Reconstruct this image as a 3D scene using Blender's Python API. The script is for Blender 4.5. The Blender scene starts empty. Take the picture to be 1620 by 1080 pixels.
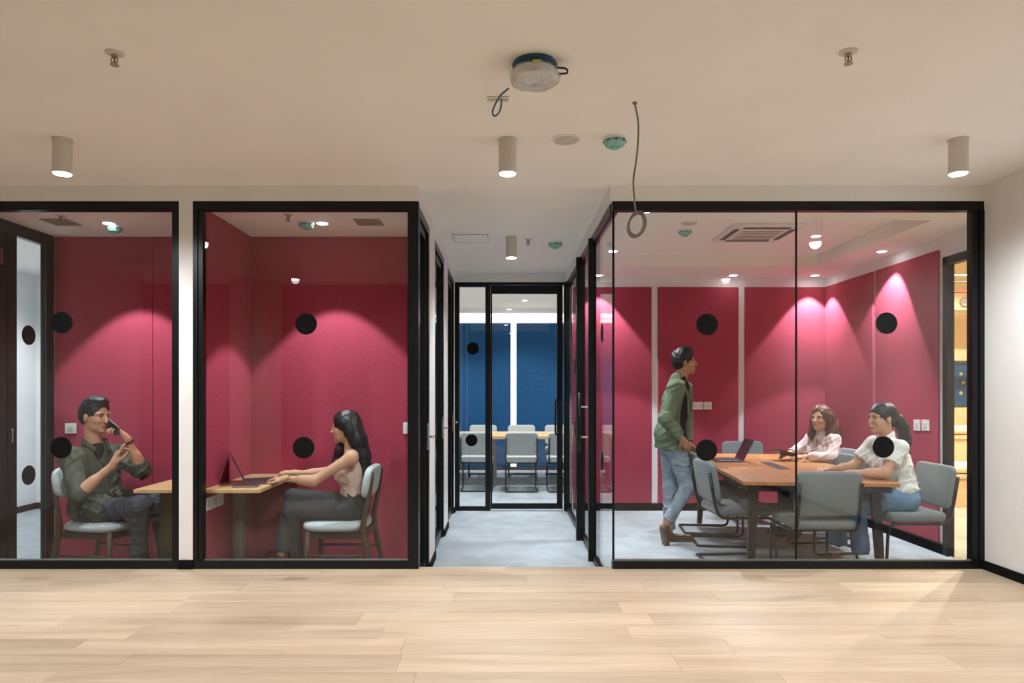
import bpy, bmesh, math, random
import numpy as np
from mathutils import Vector, Matrix, Euler

# ------------------------------------------------------------------ camera, world, exposure
SC = bpy.context.scene
COL = SC.collection
FPX = 1080.0                     # focal length in pixels of the 1620 x 1080 frame
CAMZ = 1.37                      # eye height above the carpet (z = 0); timber floor is 0.20 higher
FLOOR_Z = 0.20
FRONT = 4.5                      # distance of the glazed fronts
cam_d = bpy.data.cameras.new('camera')
cam_d.sensor_width = 36.0
cam_d.lens = 36.0 * FPX / 1620.0
cam_d.shift_x = 10.0 / 1620.0
cam_d.shift_y = 79.0 / 1620.0
cam_d.clip_start = 0.05
cam = bpy.data.objects.new('camera', cam_d)
COL.objects.link(cam)
cam.location = (0, 0, CAMZ)
cam.rotation_euler = (math.pi / 2, 0, 0)
SC.camera = cam
world = bpy.data.worlds.new('world')
SC.world = world
world.use_nodes = True
world.node_tree.nodes['Background'].inputs[0].default_value = (0.75, 0.8, 0.9, 1)
world.node_tree.nodes['Background'].inputs[1].default_value = 0.02
SC.view_settings.view_transform = 'Standard'
SC.view_settings.look = 'None'
SC.view_settings.exposure = 0.6
SC.view_settings.gamma = 1.0
SC.view_settings.use_curve_mapping = False
SC.cycles.transparent_max_bounces = 24
SC.cycles.max_bounces = 10
SC.cycles.diffuse_bounces = 6
SC.cycles.caustics_reflective = False
SC.cycles.caustics_refractive = False
SC.cycles.sample_clamp_indirect = 4.0

# lamp strengths (watts) and colours, tuned here
P_TUBE, P_CORRIDOR, P_BOOTH, P_MEET, P_BLUE, P_WARM, P_WHITE = 105, 92, 82, 112, 88, 520, 85
C_COOL = (0.93, 0.97, 1.0)
C_NEUT = (0.93, 0.975, 1.03)
C_WARM = (1.0, 0.90, 0.74)

random.seed(7)
RNG = np.random.default_rng(11)

# ------------------------------------------------------------------ materials
MATS = {}
def mat(name, col, rough=0.5, metal=0.0, var=0.0, scale=8.0, bump=0.0, bscale=200.0, spec=0.5,
        emit=None, estr=0.0, stretch=None, alpha=None, rnd=0.0, sheen=0.0):
    m = bpy.data.materials.new(name)
    m.use_nodes = True
    nt = m.node_tree
    b = nt.nodes['Principled BSDF']
    b.inputs['Base Color'].default_value = (*col, 1)
    b.inputs['Roughness'].default_value = rough
    b.inputs['Metallic'].default_value = metal
    b.inputs['Specular IOR Level'].default_value = spec
    if sheen:
        b.inputs['Sheen Weight'].default_value = sheen
    if emit:
        b.inputs['Emission Color'].default_value = (*emit, 1)
        b.inputs['Emission Strength'].default_value = estr
    tc = nt.nodes.new('ShaderNodeTexCoord')
    vec = tc.outputs['Object']
    if stretch:
        mp = nt.nodes.new('ShaderNodeMapping')
        mp.inputs['Scale'].default_value = stretch
        nt.links.new(vec, mp.inputs['Vector'])
        vec = mp.outputs['Vector']
    if var or rnd:
        nz = nt.nodes.new('ShaderNodeTexNoise')
        nz.inputs['Scale'].default_value = scale
        nz.inputs['Detail'].default_value = 5
        nt.links.new(vec, nz.inputs['Vector'])
        rp = nt.nodes.new('ShaderNodeMapRange')
        rp.inputs['From Min'].default_value = 0.3
        rp.inputs['From Max'].default_value = 0.7
        rp.inputs['To Min'].default_value = 1 - var
        rp.inputs['To Max'].default_value = 1 + var
        nt.links.new(nz.outputs['Fac'], rp.inputs['Value'])
        val = rp.outputs['Result']
        if rnd:
            oi = nt.nodes.new('ShaderNodeObjectInfo')
            r2 = nt.nodes.new('ShaderNodeMapRange')
            r2.inputs['To Min'].default_value = 1 - rnd
            r2.inputs['To Max'].default_value = 1 + rnd
            nt.links.new(oi.outputs['Random'], r2.inputs['Value'])
            ml = nt.nodes.new('ShaderNodeMath'); ml.operation = 'MULTIPLY'
            nt.links.new(val, ml.inputs[0]); nt.links.new(r2.outputs['Result'], ml.inputs[1])
            val = ml.outputs[0]
        vm = nt.nodes.new('ShaderNodeVectorMath'); vm.operation = 'SCALE'
        vm.inputs[0].default_value = col
        nt.links.new(val, vm.inputs['Scale'])
        nt.links.new(vm.outputs['Vector'], b.inputs['Base Color'])
    if bump:
        n2 = nt.nodes.new('ShaderNodeTexNoise')
        n2.inputs['Scale'].default_value = bscale
        n2.inputs['Detail'].default_value = 3
        nt.links.new(vec, n2.inputs['Vector'])
        bp = nt.nodes.new('ShaderNodeBump')
        bp.inputs['Strength'].default_value = bump
        bp.inputs['Distance'].default_value = 0.01
        nt.links.new(n2.outputs['Fac'], bp.inputs['Height'])
        nt.links.new(bp.outputs['Normal'], b.inputs['Normal'])
    MATS[name] = m
    return m

def wood(name, c1, c2, rough=0.4, axis='x', scale=3.0, rnd=0.12, spec=0.4):
    """plank wood: long streaky grain along one axis, tone shifted per board"""
    m = bpy.data.materials.new(name); m.use_nodes = True
    nt = m.node_tree; b = nt.nodes['Principled BSDF']
    b.inputs['Roughness'].default_value = rough
    b.inputs['Specular IOR Level'].default_value = spec
    tc = nt.nodes.new('ShaderNodeTexCoord'); oi = nt.nodes.new('ShaderNodeObjectInfo')
    add = nt.nodes.new('ShaderNodeVectorMath'); add.operation = 'ADD'
    sc = nt.nodes.new('ShaderNodeVectorMath'); sc.operation = 'SCALE'
    sc.inputs[0].default_value = (37, 19, 11)
    nt.links.new(oi.outputs['Random'], sc.inputs['Scale'])
    nt.links.new(tc.outputs['Object'], add.inputs[0]); nt.links.new(sc.outputs['Vector'], add.inputs[1])
    mp = nt.nodes.new('ShaderNodeMapping')
    st = {'x': (0.35, 5, 5), 'y': (5, 0.35, 5), 'z': (5, 5, 0.35)}[axis]
    mp.inputs['Scale'].default_value = st
    nt.links.new(add.outputs['Vector'], mp.inputs['Vector'])
    n1 = nt.nodes.new('ShaderNodeTexNoise'); n1.inputs['Scale'].default_value = scale
    n1.inputs['Detail'].default_value = 6; n1.inputs['Distortion'].default_value = 0.6
    nt.links.new(mp.outputs['Vector'], n1.inputs['Vector'])
    n2 = nt.nodes.new('ShaderNodeTexNoise'); n2.inputs['Scale'].default_value = scale * 7
    n2.inputs['Detail'].default_value = 4
    nt.links.new(mp.outputs['Vector'], n2.inputs['Vector'])
    mx0 = nt.nodes.new('ShaderNodeMath'); mx0.operation = 'MULTIPLY_ADD'
    mx0.inputs[1].default_value = 0.35
    nt.links.new(n2.outputs['Fac'], mx0.inputs[0]); 
    ml = nt.nodes.new('ShaderNodeMath'); ml.operation = 'MULTIPLY'; ml.inputs[1].default_value = 0.65
    nt.links.new(n1.outputs['Fac'], ml.inputs[0]); nt.links.new(ml.outputs[0], mx0.inputs[2])
    cr = nt.nodes.new('ShaderNodeValToRGB')
    cr.color_ramp.elements[0].position = 0.33; cr.color_ramp.elements[0].color = (*c2, 1)
    cr.color_ramp.elements[1].position = 0.66; cr.color_ramp.elements[1].color = (*c1, 1)
    nt.links.new(mx0.outputs[0], cr.inputs['Fac'])
    r2 = nt.nodes.new('ShaderNodeMapRange')
    r2.inputs['To Min'].default_value = 1 - rnd; r2.inputs['To Max'].default_value = 1 + rnd
    nt.links.new(oi.outputs['Random'], r2.inputs['Value'])
    vm = nt.nodes.new('ShaderNodeVectorMath'); vm.operation = 'SCALE'
    nt.links.new(cr.outputs['Color'], vm.inputs[0]); nt.links.new(r2.outputs['Result'], vm.inputs['Scale'])
    nt.links.new(vm.outputs['Vector'], b.inputs['Base Color'])
    bp = nt.nodes.new('ShaderNodeBump'); bp.inputs['Strength'].default_value = 0.08; bp.inputs['Distance'].default_value = 0.003
    nt.links.new(n2.outputs['Fac'], bp.inputs['Height']); nt.links.new(bp.outputs['Normal'], b.inputs['Normal'])
    MATS[name] = m
    return m

def glass_mat(name, tint, refl=1.0):
    m = bpy.data.materials.new(name); m.use_nodes = True
    nt = m.node_tree; nt.nodes.clear()
    out = nt.nodes.new('ShaderNodeOutputMaterial')
    tr = nt.nodes.new('ShaderNodeBsdfTransparent'); tr.inputs['Color'].default_value = (*tint, 1)
    gl = nt.nodes.new('ShaderNodeBsdfGlossy'); gl.inputs['Roughness'].default_value = 0.0
    gl.inputs['Color'].default_value = (1, 1, 1, 1)
    fr = nt.nodes.new('ShaderNodeFresnel')
    ge = nt.nodes.new('ShaderNodeNewGeometry'); ir = nt.nodes.new('ShaderNodeMapRange')   # same reflectance on both faces of the pane
    ir.inputs['To Min'].default_value = 1.5; ir.inputs['To Max'].default_value = 1 / 1.5
    nt.links.new(ge.outputs['Backfacing'], ir.inputs['Value']); nt.links.new(ir.outputs['Result'], fr.inputs['IOR'])
    mu = nt.nodes.new('ShaderNodeMath'); mu.operation = 'MULTIPLY'; mu.inputs[1].default_value = refl
    mx = nt.nodes.new('ShaderNodeMixShader')
    nt.links.new(fr.outputs[0], mu.inputs[0]); nt.links.new(mu.outputs[0], mx.inputs[0])
    nt.links.new(tr.outputs[0], mx.inputs[1]); nt.links.new(gl.outputs[0], mx.inputs[2])
    nt.links.new(mx.outputs[0], out.inputs['Surface'])
    MATS[name] = m
    return m

mat('paint', (0.81, 0.80, 0.78), 0.85, var=0.02, scale=3, bump=0.03, bscale=120)
mat('ceiling_paint', (0.90, 0.885, 0.85), 0.9, var=0.02, scale=2, bump=0.02, bscale=90)
mat('white_paint', (0.84, 0.86, 0.875), 0.8, var=0.02, scale=3)
mat('warm_paint', (0.80, 0.66, 0.42), 0.85, var=0.03, scale=3)
mat('dark_paint', (0.07, 0.068, 0.066), 0.9, var=0.05, scale=2)
mat('column_paint', (0.62, 0.60, 0.56), 0.9, var=0.03, scale=2)
mat('black_metal', (0.006, 0.0066, 0.0072), 0.34, spec=0.28, var=0.1, scale=4)
mat('black_matt', (0.006, 0.006, 0.0062), 0.7, spec=0.12, var=0.05)
mat('tube_black', (0.015, 0.015, 0.016), 0.35, metal=0.3, var=0.05)
mat('felt_red', (0.385, 0.062, 0.100), 0.95, var=0.16, scale=90, bump=0.12, bscale=220, spec=0.02)
mat('felt_blue', (0.020, 0.085, 0.20), 0.95, var=0.10, scale=20, bump=0.2, bscale=170, spec=0.1)
mat('carpet_grey', (0.40, 0.445, 0.475), 0.98, var=0.10, scale=5, bump=0.5, bscale=350, spec=0.05)
mat('carpet_beige', (0.34, 0.32, 0.26), 0.98, var=0.10, scale=5, bump=0.5, bscale=350, spec=0.05)
wood('floor_wood', (0.55, 0.43, 0.305), (0.39, 0.283, 0.182), 0.42, 'x', 2.2, 0.10)
wood('table_wood', (0.47, 0.225, 0.082), (0.31, 0.128, 0.040), 0.35, 'y', 5, 0.06)
wood('desk_wood', (0.66, 0.45, 0.24), (0.54, 0.33, 0.15), 0.4, 'y', 5, 0.05)
wood('chair_wood', (0.10, 0.065, 0.040), (0.060, 0.038, 0.023), 0.45, 'z', 6, 0.05)
wood('bench_wood', (0.62, 0.43, 0.25), (0.52, 0.34, 0.18), 0.5, 'z', 4, 0.06)
mat('fabric_grey', (0.178, 0.203, 0.208), 0.95, var=0.10, scale=60, bump=0.3, bscale=400, spec=0.1, sheen=0.2)
mat('fabric_light', (0.42, 0.44, 0.43), 0.95, var=0.06, scale=60, bump=0.3, bscale=400, spec=0.1)
mat('fabric_pale', (0.50, 0.58, 0.60), 0.9, var=0.05, scale=50, bump=0.25, bscale=400, spec=0.15)
mat('leg_grey', (0.20, 0.20, 0.19), 0.5, metal=0.4, var=0.05)
mat('plastic_white', (0.78, 0.79, 0.78), 0.4, var=0.02)
mat('plastic_cream', (0.66, 0.63, 0.57), 0.5, var=0.02)
mat('plastic_teal', (0.24, 0.54, 0.47), 0.35, var=0.08, scale=30)
mat('grille_dark', (0.10, 0.09, 0.085), 0.6, var=0.1)
mat('grille_grey', (0.34, 0.30, 0.28), 0.6, var=0.05)
mat('speaker_mesh', (0.55, 0.52, 0.48), 0.8, var=0.1, scale=300)
mat('chrome', (0.75, 0.75, 0.75), 0.2, metal=1.0, var=0.03)
mat('brass_red', (0.45, 0.16, 0.10), 0.4, metal=0.5, var=0.1)
mat('cable_blue', (0.015, 0.075, 0.16), 0.45, var=0.1)
mat('cable_grey', (0.20, 0.175, 0.145), 0.6, var=0.15, scale=40)
mat('cable_black', (0.012, 0.014, 0.018), 0.5, var=0.1)
mat('yellow_tag', (0.75, 0.70, 0.05), 0.5, var=0.05)
mat('pipe_grey', (0.40, 0.36, 0.28), 0.5, metal=0.4, var=0.05)
mat('pipe_red', (0.35, 0.03, 0.02), 0.5, var=0.05)
mat('cushion', (0.62, 0.52, 0.36), 0.95, var=0.12, scale=30, bump=0.3, bscale=120)
mat('laptop_metal', (0.10, 0.075, 0.085), 0.35, metal=0.7, var=0.05)
mat('laptop_keys', (0.02, 0.015, 0.025), 0.5, var=0.1)
mat('screen', (0.02, 0.015, 0.02), 0.15, spec=0.6, var=0.05)
mat('paper_grey', (0.45, 0.40, 0.36), 0.6, var=0.06)
mat('lamp_lens', (1, 1, 1), 0.5, emit=(1.0, 0.99, 0.97), estr=22.0, var=0.01)
mat('led_strip', (1, 1, 1), 0.5, emit=(0.95, 0.98, 1.0), estr=1.3, var=0.01)
mat('led_wall', (1, 1, 1), 0.5, emit=(0.92, 0.97, 1.0), estr=1.1, var=0.01)
mat('dark_line', (0.06, 0.05, 0.045), 0.7, var=0.05)
glass_mat('glass', (0.965, 0.972, 0.968), 0.60)

def film_mat():
    m = bpy.data.materials.new('clear_film'); m.use_nodes = True
    nt = m.node_tree; nt.nodes.clear()
    out = nt.nodes.new('ShaderNodeOutputMaterial')
    tr = nt.nodes.new('ShaderNodeBsdfTransparent'); tr.inputs['Color'].default_value = (0.93, 0.93, 0.92, 1)
    gl = nt.nodes.new('ShaderNodeBsdfGlossy'); gl.inputs['Roughness'].default_value = 0.12
    di = nt.nodes.new('ShaderNodeBsdfDiffuse'); di.inputs['Color'].default_value = (0.8, 0.78, 0.74, 1)
    tc = nt.nodes.new('ShaderNodeTexCoord')
    nz = nt.nodes.new('ShaderNodeTexNoise'); nz.inputs['Scale'].default_value = 28; nz.inputs['Distortion'].default_value = 2
    nt.links.new(tc.outputs['Object'], nz.inputs['Vector'])
    bp = nt.nodes.new('ShaderNodeBump'); bp.inputs['Strength'].default_value = 0.9; bp.inputs['Distance'].default_value = 0.01
    nt.links.new(nz.outputs['Fac'], bp.inputs['Height'])
    nt.links.new(bp.outputs['Normal'], gl.inputs['Normal'])
    m1 = nt.nodes.new('ShaderNodeMixShader'); m1.inputs[0].default_value = 0.35
    nt.links.new(tr.outputs[0], m1.inputs[1]); nt.links.new(di.outputs[0], m1.inputs[2])
    m2 = nt.nodes.new('ShaderNodeMixShader'); m2.inputs[0].default_value = 0.25
    nt.links.new(m1.outputs[0], m2.inputs[1]); nt.links.new(gl.outputs[0], m2.inputs[2])
    nt.links.new(m2.outputs[0], out.inputs['Surface'])
    MATS['clear_film'] = m
film_mat()

def picture_mat():
    m = bpy.data.materials.new('picture_print'); m.use_nodes = True
    nt = m.node_tree; b = nt.nodes['Principled BSDF']; b.inputs['Roughness'].default_value = 0.6
    tc = nt.nodes.new('ShaderNodeTexCoord')
    vo = nt.nodes.new('ShaderNodeTexVoronoi'); vo.inputs['Scale'].default_value = 9; vo.inputs['Randomness'].default_value = 1
    nt.links.new(tc.outputs['Object'], vo.inputs['Vector'])
    cr = nt.nodes.new('ShaderNodeValToRGB')
    cr.color_ramp.elements[0].position = 0.20; cr.color_ramp.elements[0].color = (0.35, 0.33, 0.06, 1)
    cr.color_ramp.elements[1].position = 0.27; cr.color_ramp.elements[1].color = (0.012, 0.07, 0.17, 1)
    nt.links.new(vo.outputs['Distance'], cr.inputs['Fac']); nt.links.new(cr.outputs['Color'], b.inputs['Base Color'])
    MATS['picture_print'] = m
picture_mat()

# ------------------------------------------------------------------ mesh helpers
WLOC = {}                                      # world location of every object we made (translation only)
def _link(o, parent, wloc):
    COL.objects.link(o)
    if parent is not None:
        o.parent = parent
        o.location = Vector(wloc) - WLOC[parent.name]
    else:
        o.location = wloc
    WLOC[o.name] = Vector(wloc)
    return o

def tag(o, label=None, cat=None, group=None, kind=None):
    if label: o['label'] = label
    if cat: o['category'] = cat
    if group: o['group'] = group
    if kind: o['kind'] = kind
    return o

def empty(name, loc, label=None, cat=None, group=None, kind=None):
    o = bpy.data.objects.new(name, None)
    o.empty_display_size = 0.1
    _link(o, None, loc)
    return tag(o, label, cat, group, kind)

def arr_obj(name, V, F, material, parent=None, smooth=False, origin=None):
    """V: (n,3) array in world coordinates; F: list of index tuples or (m,4) array"""
    V = np.asarray(V, dtype=np.float64)
    lo, hi = V.min(0), V.max(0)
    c = np.array([(lo[0] + hi[0]) / 2, (lo[1] + hi[1]) / 2, lo[2]]) if origin is None else np.array(origin, float)
    me = bpy.data.meshes.new(name)
    if isinstance(F, np.ndarray):
        n = F.shape[1]
        me.vertices.add(len(V)); me.vertices.foreach_set('co', (V - c).astype(np.float32).ravel())
        me.loops.add(F.size); me.loops.foreach_set('vertex_index', F.astype(np.int32).ravel())
        me.polygons.add(len(F))
        me.polygons.foreach_set('loop_start', np.arange(0, F.size, n, dtype=np.int32))
        me.update(calc_edges=True)
    else:
        me.from_pydata((V - c).tolist(), [], [tuple(f) for f in F])
        me.update()
    if smooth:
        me.polygons.foreach_set('use_smooth', np.ones(len(me.polygons), dtype=bool))
    if material: me.materials.append(MATS[material])
    o = bpy.data.objects.new(name, me)
    return _link(o, parent, tuple(c))

class MB:
    """collects shapes that make up ONE part"""
    def __init__(s): s.v = []; s.f = []; s.sm = []
    def add(s, vs, fs, smooth=False):
        n = len(s.v); s.v += [tuple(v) for v in vs]; s.f += [tuple(i + n for i in f) for f in fs]
        s.sm += [smooth] * len(fs)
    def box(s, x0, x1, y0, y1, z0, z1):
        vs = [(x, y, z) for z in (z0, z1) for y in (y0, y1) for x in (x0, x1)]
        s.add(vs, [(0, 2, 3, 1), (4, 5, 7, 6), (0, 1, 5, 4), (2, 6, 7, 3), (0, 4, 6, 2), (1, 3, 7, 5)])
        return s
    def bbox(s, x0, x1, y0, y1, z0, z1, b=0.004, seg=2, M=None):
        bm = bmesh.new()
        r = bmesh.ops.create_cube(bm, size=1.0)
        for v in bm.verts:
            v.co = Vector((x0 + (v.co.x + .5) * (x1 - x0), y0 + (v.co.y + .5) * (y1 - y0), z0 + (v.co.z + .5) * (z1 - z0)))
        bmesh.ops.bevel(bm, geom=bm.edges[:], offset=b, segments=seg, profile=0.5, affect='EDGES')
        if M is not None: bm.transform(M)
        bm.verts.index_update()
        s.add([v.co[:] for v in bm.verts], [[v.index for v in f.verts] for f in bm.faces], smooth=seg > 2)
        bm.free(); return s
    def tube(s, pts, r, n=8, closed=False, caps=True):
        pts = [Vector(p) for p in pts]; m = len(pts)
        rs = r if isinstance(r, (list, tuple)) else [r] * m
        tang = []
        for i in range(m):
            a = pts[(i - 1) % m] if (closed or i > 0) else pts[i]
            b = pts[(i + 1) % m] if (closed or i < m - 1) else pts[i]
            tang.append((b - a).normalized())
        up = Vector((0, 0, 1))
        if abs(tang[0].dot(up)) > .9: up = Vector((1, 0, 0))
        nrm = (up - tang[0] * up.dot(tang[0])).normalized()
        vs = []
        for i in range(m):
            nrm = (nrm - tang[i] * nrm.dot(tang[i])).normalized()
            bn = tang[i].cross(nrm)
            for k in range(n):
                a = 2 * math.pi * k / n
                vs.append(pts[i] + (nrm * math.cos(a) + bn * math.sin(a)) * rs[i])
        fs = []
        for i in range(m if closed else m - 1):
            j = (i + 1) % m
            for k in range(n):
                fs.append((i * n + k, i * n + (k + 1) % n, j * n + (k + 1) % n, j * n + k))
        if caps and not closed:
            fs.append(tuple(range(n - 1, -1, -1))); fs.append(tuple((m - 1) * n + k for k in range(n)))
        s.add(vs, fs, smooth=True); return s
    def lathe(s, cx, cy, prof, n=28, axis='z', cz=0):
        """prof: list of (radius, height); axis z or y"""
        vs = []; fs = []
        for (r, h) in prof:
            for k in range(n):
                a = 2 * math.pi * k / n
                if axis == 'z': vs.append((cx + r * math.cos(a), cy + r * math.sin(a), cz + h))
                elif axis == 'y': vs.append((cx + r * math.cos(a), cy + h, cz + r * math.sin(a)))
                else: vs.append((cx + h, cy + r * math.cos(a), cz + r * math.sin(a)))
        m = len(prof)
        for i in range(m - 1):
            for k in range(n):
                fs.append((i * n + k, i * n + (k + 1) % n, (i + 1) * n + (k + 1) % n, (i + 1) * n + k))
        fs.append(tuple(range(n - 1, -1, -1))); fs.append(tuple((m - 1) * n + k for k in range(n)))
        s.add(vs, fs, smooth=False); return s
    def sphere(s, c, r, n=12, m=8, R=None):
        c = Vector(c); rr = Vector(r) if not isinstance(r, (int, float)) else Vector((r, r, r))
        vs = []; fs = []
        for i in range(m + 1):
            t = math.pi * i / m
            for k in range(n):
                a = 2 * math.pi * k / n
                p = Vector((rr.x * math.sin(t) * math.cos(a), rr.y * math.sin(t) * math.sin(a), rr.z * math.cos(t)))
                if R is not None: p = R @ p
                vs.append(c + p)
        for i in range(m):
            for k in range(n):
                fs.append((i * n + k, (i + 1) * n + k, (i + 1) * n + (k + 1) % n, i * n + (k + 1) % n))
        s.add(vs, fs, smooth=True); return s
    def xf(s, M):
        s.v = [tuple(M @ Vector(v)) for v in s.v]; return s
    def build(s, name, material, parent=None, origin=None):
        o = arr_obj(name, np.array(s.v), s.f, material, parent, origin=origin)
        o.data.polygons.foreach_set('use_smooth', s.sm)
        bm = bmesh.new(); bm.from_mesh(o.data); bmesh.ops.recalc_face_normals(bm, faces=bm.faces); bm.to_mesh(o.data); bm.free()
        if any(s.sm) and not all(s.sm): pass
        return o

def box(name, x0, x1, y0, y1, z0, z1, material, parent=None, bevel=0.0, seg=2):
    m = MB()
    if bevel: m.bbox(x0, x1, y0, y1, z0, z1, bevel, seg)
    else: m.box(x0, x1, y0, y1, z0, z1)
    return m.build(name, material, parent)

def copy_tree(o, parent=None):
    c = o.copy(); COL.objects.link(c); c.parent = parent
    for ch in o.children: copy_tree(ch, c)
    return c

def arc(c, r, a0, a1, n, u, v):
    c, u, v = Vector(c), Vector(u), Vector(v)
    return [c + (u * math.cos(a0 + (a1 - a0) * i / n) + v * math.sin(a0 + (a1 - a0) * i / n)) * r for i in range(n + 1)]

def fillet(pts, r, n=5):
    """round the inner corners of a polyline"""
    pts = [Vector(p) for p in pts]; out = [pts[0]]
    for i in range(1, len(pts) - 1):
        a, b, c = pts[i - 1], pts[i], pts[i + 1]
        d1, d2 = (a - b), (c - b)
        rr = min(r, d1.length * .49, d2.length * .49)
        p, q = b + d1.normalized() * rr, b + d2.normalized() * rr
        for k in range(n + 1):
            t = k / n
            out.append(p * (1 - t) ** 2 + b * 2 * t * (1 - t) + q * t * t)
    out.append(pts[-1]); return out

def spline(pts, n=8):
    """Catmull-Rom through the points"""
    P = [Vector(p) for p in pts]; P = [P[0] * 2 - P[1]] + P + [P[-1] * 2 - P[-2]]
    out = []
    for i in range(1, len(P) - 2):
        for k in range(n):
            t = k / n
            out.append(0.5 * ((2 * P[i]) + (-P[i - 1] + P[i + 1]) * t + (2 * P[i - 1] - 5 * P[i] + 4 * P[i + 1] - P[i + 2]) * t * t
                              + (-P[i - 1] + 3 * P[i] - 3 * P[i + 1] + P[i + 2]) * t ** 3))
    out.append(P[-2]); return out

def spot(parent, loc, power, color, angle, blend, target=None, radius=0.03):
    l = bpy.data.lights.new('lamp_light', 'SPOT')
    l.energy = power; l.color = color; l.spot_size = math.radians(angle); l.spot_blend = blend; l.shadow_soft_size = radius
    o = bpy.data.objects.new('lamp_light', l); COL.objects.link(o)
    o.parent = parent
    o.location = Vector(loc) - WLOC[parent.name]
    if target is not None:
        o.rotation_euler = (Vector(target) - Vector(loc)).to_track_quat('-Z', 'Y').to_euler()
    return o

# ------------------------------------------------------------------ the setting
def struct(name, x0, x1, y0, y1, z0, z1, material, label, cat='wall'):
    o = box(name, x0, x1, y0, y1, z0, z1, material)
    return tag(o, label, cat, kind='structure')

CEIL = 2.728          # main and corridor ceiling
HEAD = 2.624          # top of the black glazing frames
BCEIL = 2.615         # booth ceilings
CXL, CXR = -0.583, 0.70   # corridor faces
BACK = 7.87           # end of corridor / back wall of meeting room
BB = 5.49             # back wall of the booths
LB0 = -3.63           # left side of left booth
PL, PR = -2.154, -2.0625  # partition between the booths
RX = 3.154            # right white wall
MX = 3.69             # right wall of the meeting room

# timber floor: a raised platform with separate boards
slab = box('floor', -4.6, RX, 0.0, 4.56, 0.0, FLOOR_Z - 0.012, 'floor_wood')
tag(slab, 'pale timber board floor in front of the glass rooms', 'floor', kind='structure')
board_meshes = {}
def board(x0, L, y0, w):
    key = (round(L, 2), round(w, 3))
    if key not in board_meshes:
        m = MB(); m.bbox(0, L - 0.0007, 0, w - 0.0009, 0, 0.012, 0.0008, 1)
        o = m.build('plank', 'floor_wood', slab, origin=(0, 0, 0))
        board_meshes[key] = o.data
    else:
        o = bpy.data.objects.new('plank', board_meshes[key]); _link(o, slab, (0, 0, 0))
    o.location = Vector((x0, y0, FLOOR_Z - 0.012)) - WLOC[slab.name]
    return o
W = 0.19
y = 4.56; row = 0
offs = [0.35, 1.12, 0.72, 0.05, 0.93, 0.50, 1.25, 0.22, 0.81, 0.12, 1.02, 0.63]
while y > 0.15:
    w = min(W, y)
    x = -4.6
    L = 1.35 - offs[row % 12] if offs[row % 12] < 1.2 else 0.4
    while x < RX - 0.01:
        L2 = round(min(L, RX - x), 2)
        if L2 < 0.02: break
        board(x, L2, y - w, w)
        x += L2; L = 1.5 if row % 2 else 1.2
    y -= w; row += 1
struct('floor', -6.6, RX + 0.1, -5.0, 0.0, 0.0, FLOOR_Z, 'floor_wood', 'timber floor continuing behind the viewpoint', 'floor')
struct('floor', -6.6, MX, 4.56, 12.0, -0.06, 0.0, 'carpet_grey', 'light grey carpet running through corridor and glass rooms', 'floor')
struct('floor', MX, 8.5, 4.0, 10.5, -0.06, 0.0, 'carpet_beige', 'beige carpet of the lounge beyond the meeting room door', 'floor')

# main ceiling, corridor ceiling, hall behind the camera
struct('ceiling', -4.6, RX, 0.4, 4.5, CEIL, CEIL + 0.12, 'ceiling_paint', 'plain off-white plaster ceiling over the timber floor', 'ceiling')
struct('ceiling', CXL, CXR, 4.5, BACK, CEIL, CEIL + 0.12, 'ceiling_paint', 'grey-white ceiling of the corridor between the glass rooms', 'ceiling')
struct('ceiling', -6.6, RX + 0.1, -5.0, 0.4, 3.6, 3.7, 'dark_paint', 'dark high ceiling behind the viewpoint', 'ceiling')
struct('wall_behind', -6.6, RX + 0.1, -5.1, -5.0, 0, 3.7, 'dark_paint', 'dark wall behind the viewpoint')
struct('wall_fascia', -6.6, RX, 0.3, 0.4, CEIL, 3.65, 'dark_paint', 'dark fascia where the low ceiling ends')
struct('wall_left', -4.7, -4.6, 0.4, 4.5, 0, CEIL, 'paint', 'off-white wall at the far left of the timber floor')
struct('wall_left', -6.7, -6.6, -5.0, 0.4, 0, 3.7, 'dark_paint', 'dark side wall behind the viewpoint on the left')
struct('wall_left', -6.6, -4.6, 0.4, 0.5, 0, CEIL, 'paint', 'short off-white return wall at left behind the viewpoint')
struct('wall_column', -3.3, -2.84, 0.42, 0.9, FLOOR_Z, CEIL, 'column_paint', 'square plastered column near the viewpoint on the left', 'column')
wr = struct('wall_right', RX, RX + 0.1, -5.0, 4.5, FLOOR_Z, CEIL, 'paint', 'off-white wall at the right of the timber floor')
tag(box('baseboard_right', RX - 0.014, RX, 0.0, 4.5, FLOOR_Z, FLOOR_Z + 0.058, 'black_matt'),
    'black skirting along the right off-white wall', 'skirting', kind='structure')

# glazed front wall: bulkheads and the strip between the booths
struct('wall_bulkhead', -4.6, CXL, 4.5, 4.58, HEAD, CEIL, 'paint', 'beige bulkhead above the two booth windows')
struct('wall_bulkhead', CXR - 0.01, RX, 4.5, 4.58, HEAD, CEIL, 'paint', 'beige bulkhead above the meeting room glass')
struct('wall_bulkhead', CXL - 0.07, CXL, 4.58, BACK, HEAD, CEIL, 'paint', 'bulkhead above the doors on the corridor left side')
struct('wall_bulkhead', CXR - 0.01, CXR + 0.06, 4.58, BACK, HEAD, CEIL, 'paint', 'bulkhead above the meeting room side glazing in the corridor')
struct('wall_bulkhead', CXL, CXR, BACK - 0.04, BACK + 0.06, HEAD, CEIL, 'paint', 'narrow bulkhead above the glass door at the corridor end')
ps = struct('wall_partition', PL, PR, 4.5, BB, 0.0, HEAD, 'paint', 'narrow off-white strip of wall between the two booth windows')
tag(box('baseboard_front', PL - 0.004, PR + 0.004, 4.488, 4.5, FLOOR_Z, FLOOR_Z + 0.06, 'black_matt'),
    'black skirting block at the foot of the strip between booths', 'skirting', kind='structure')

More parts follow.
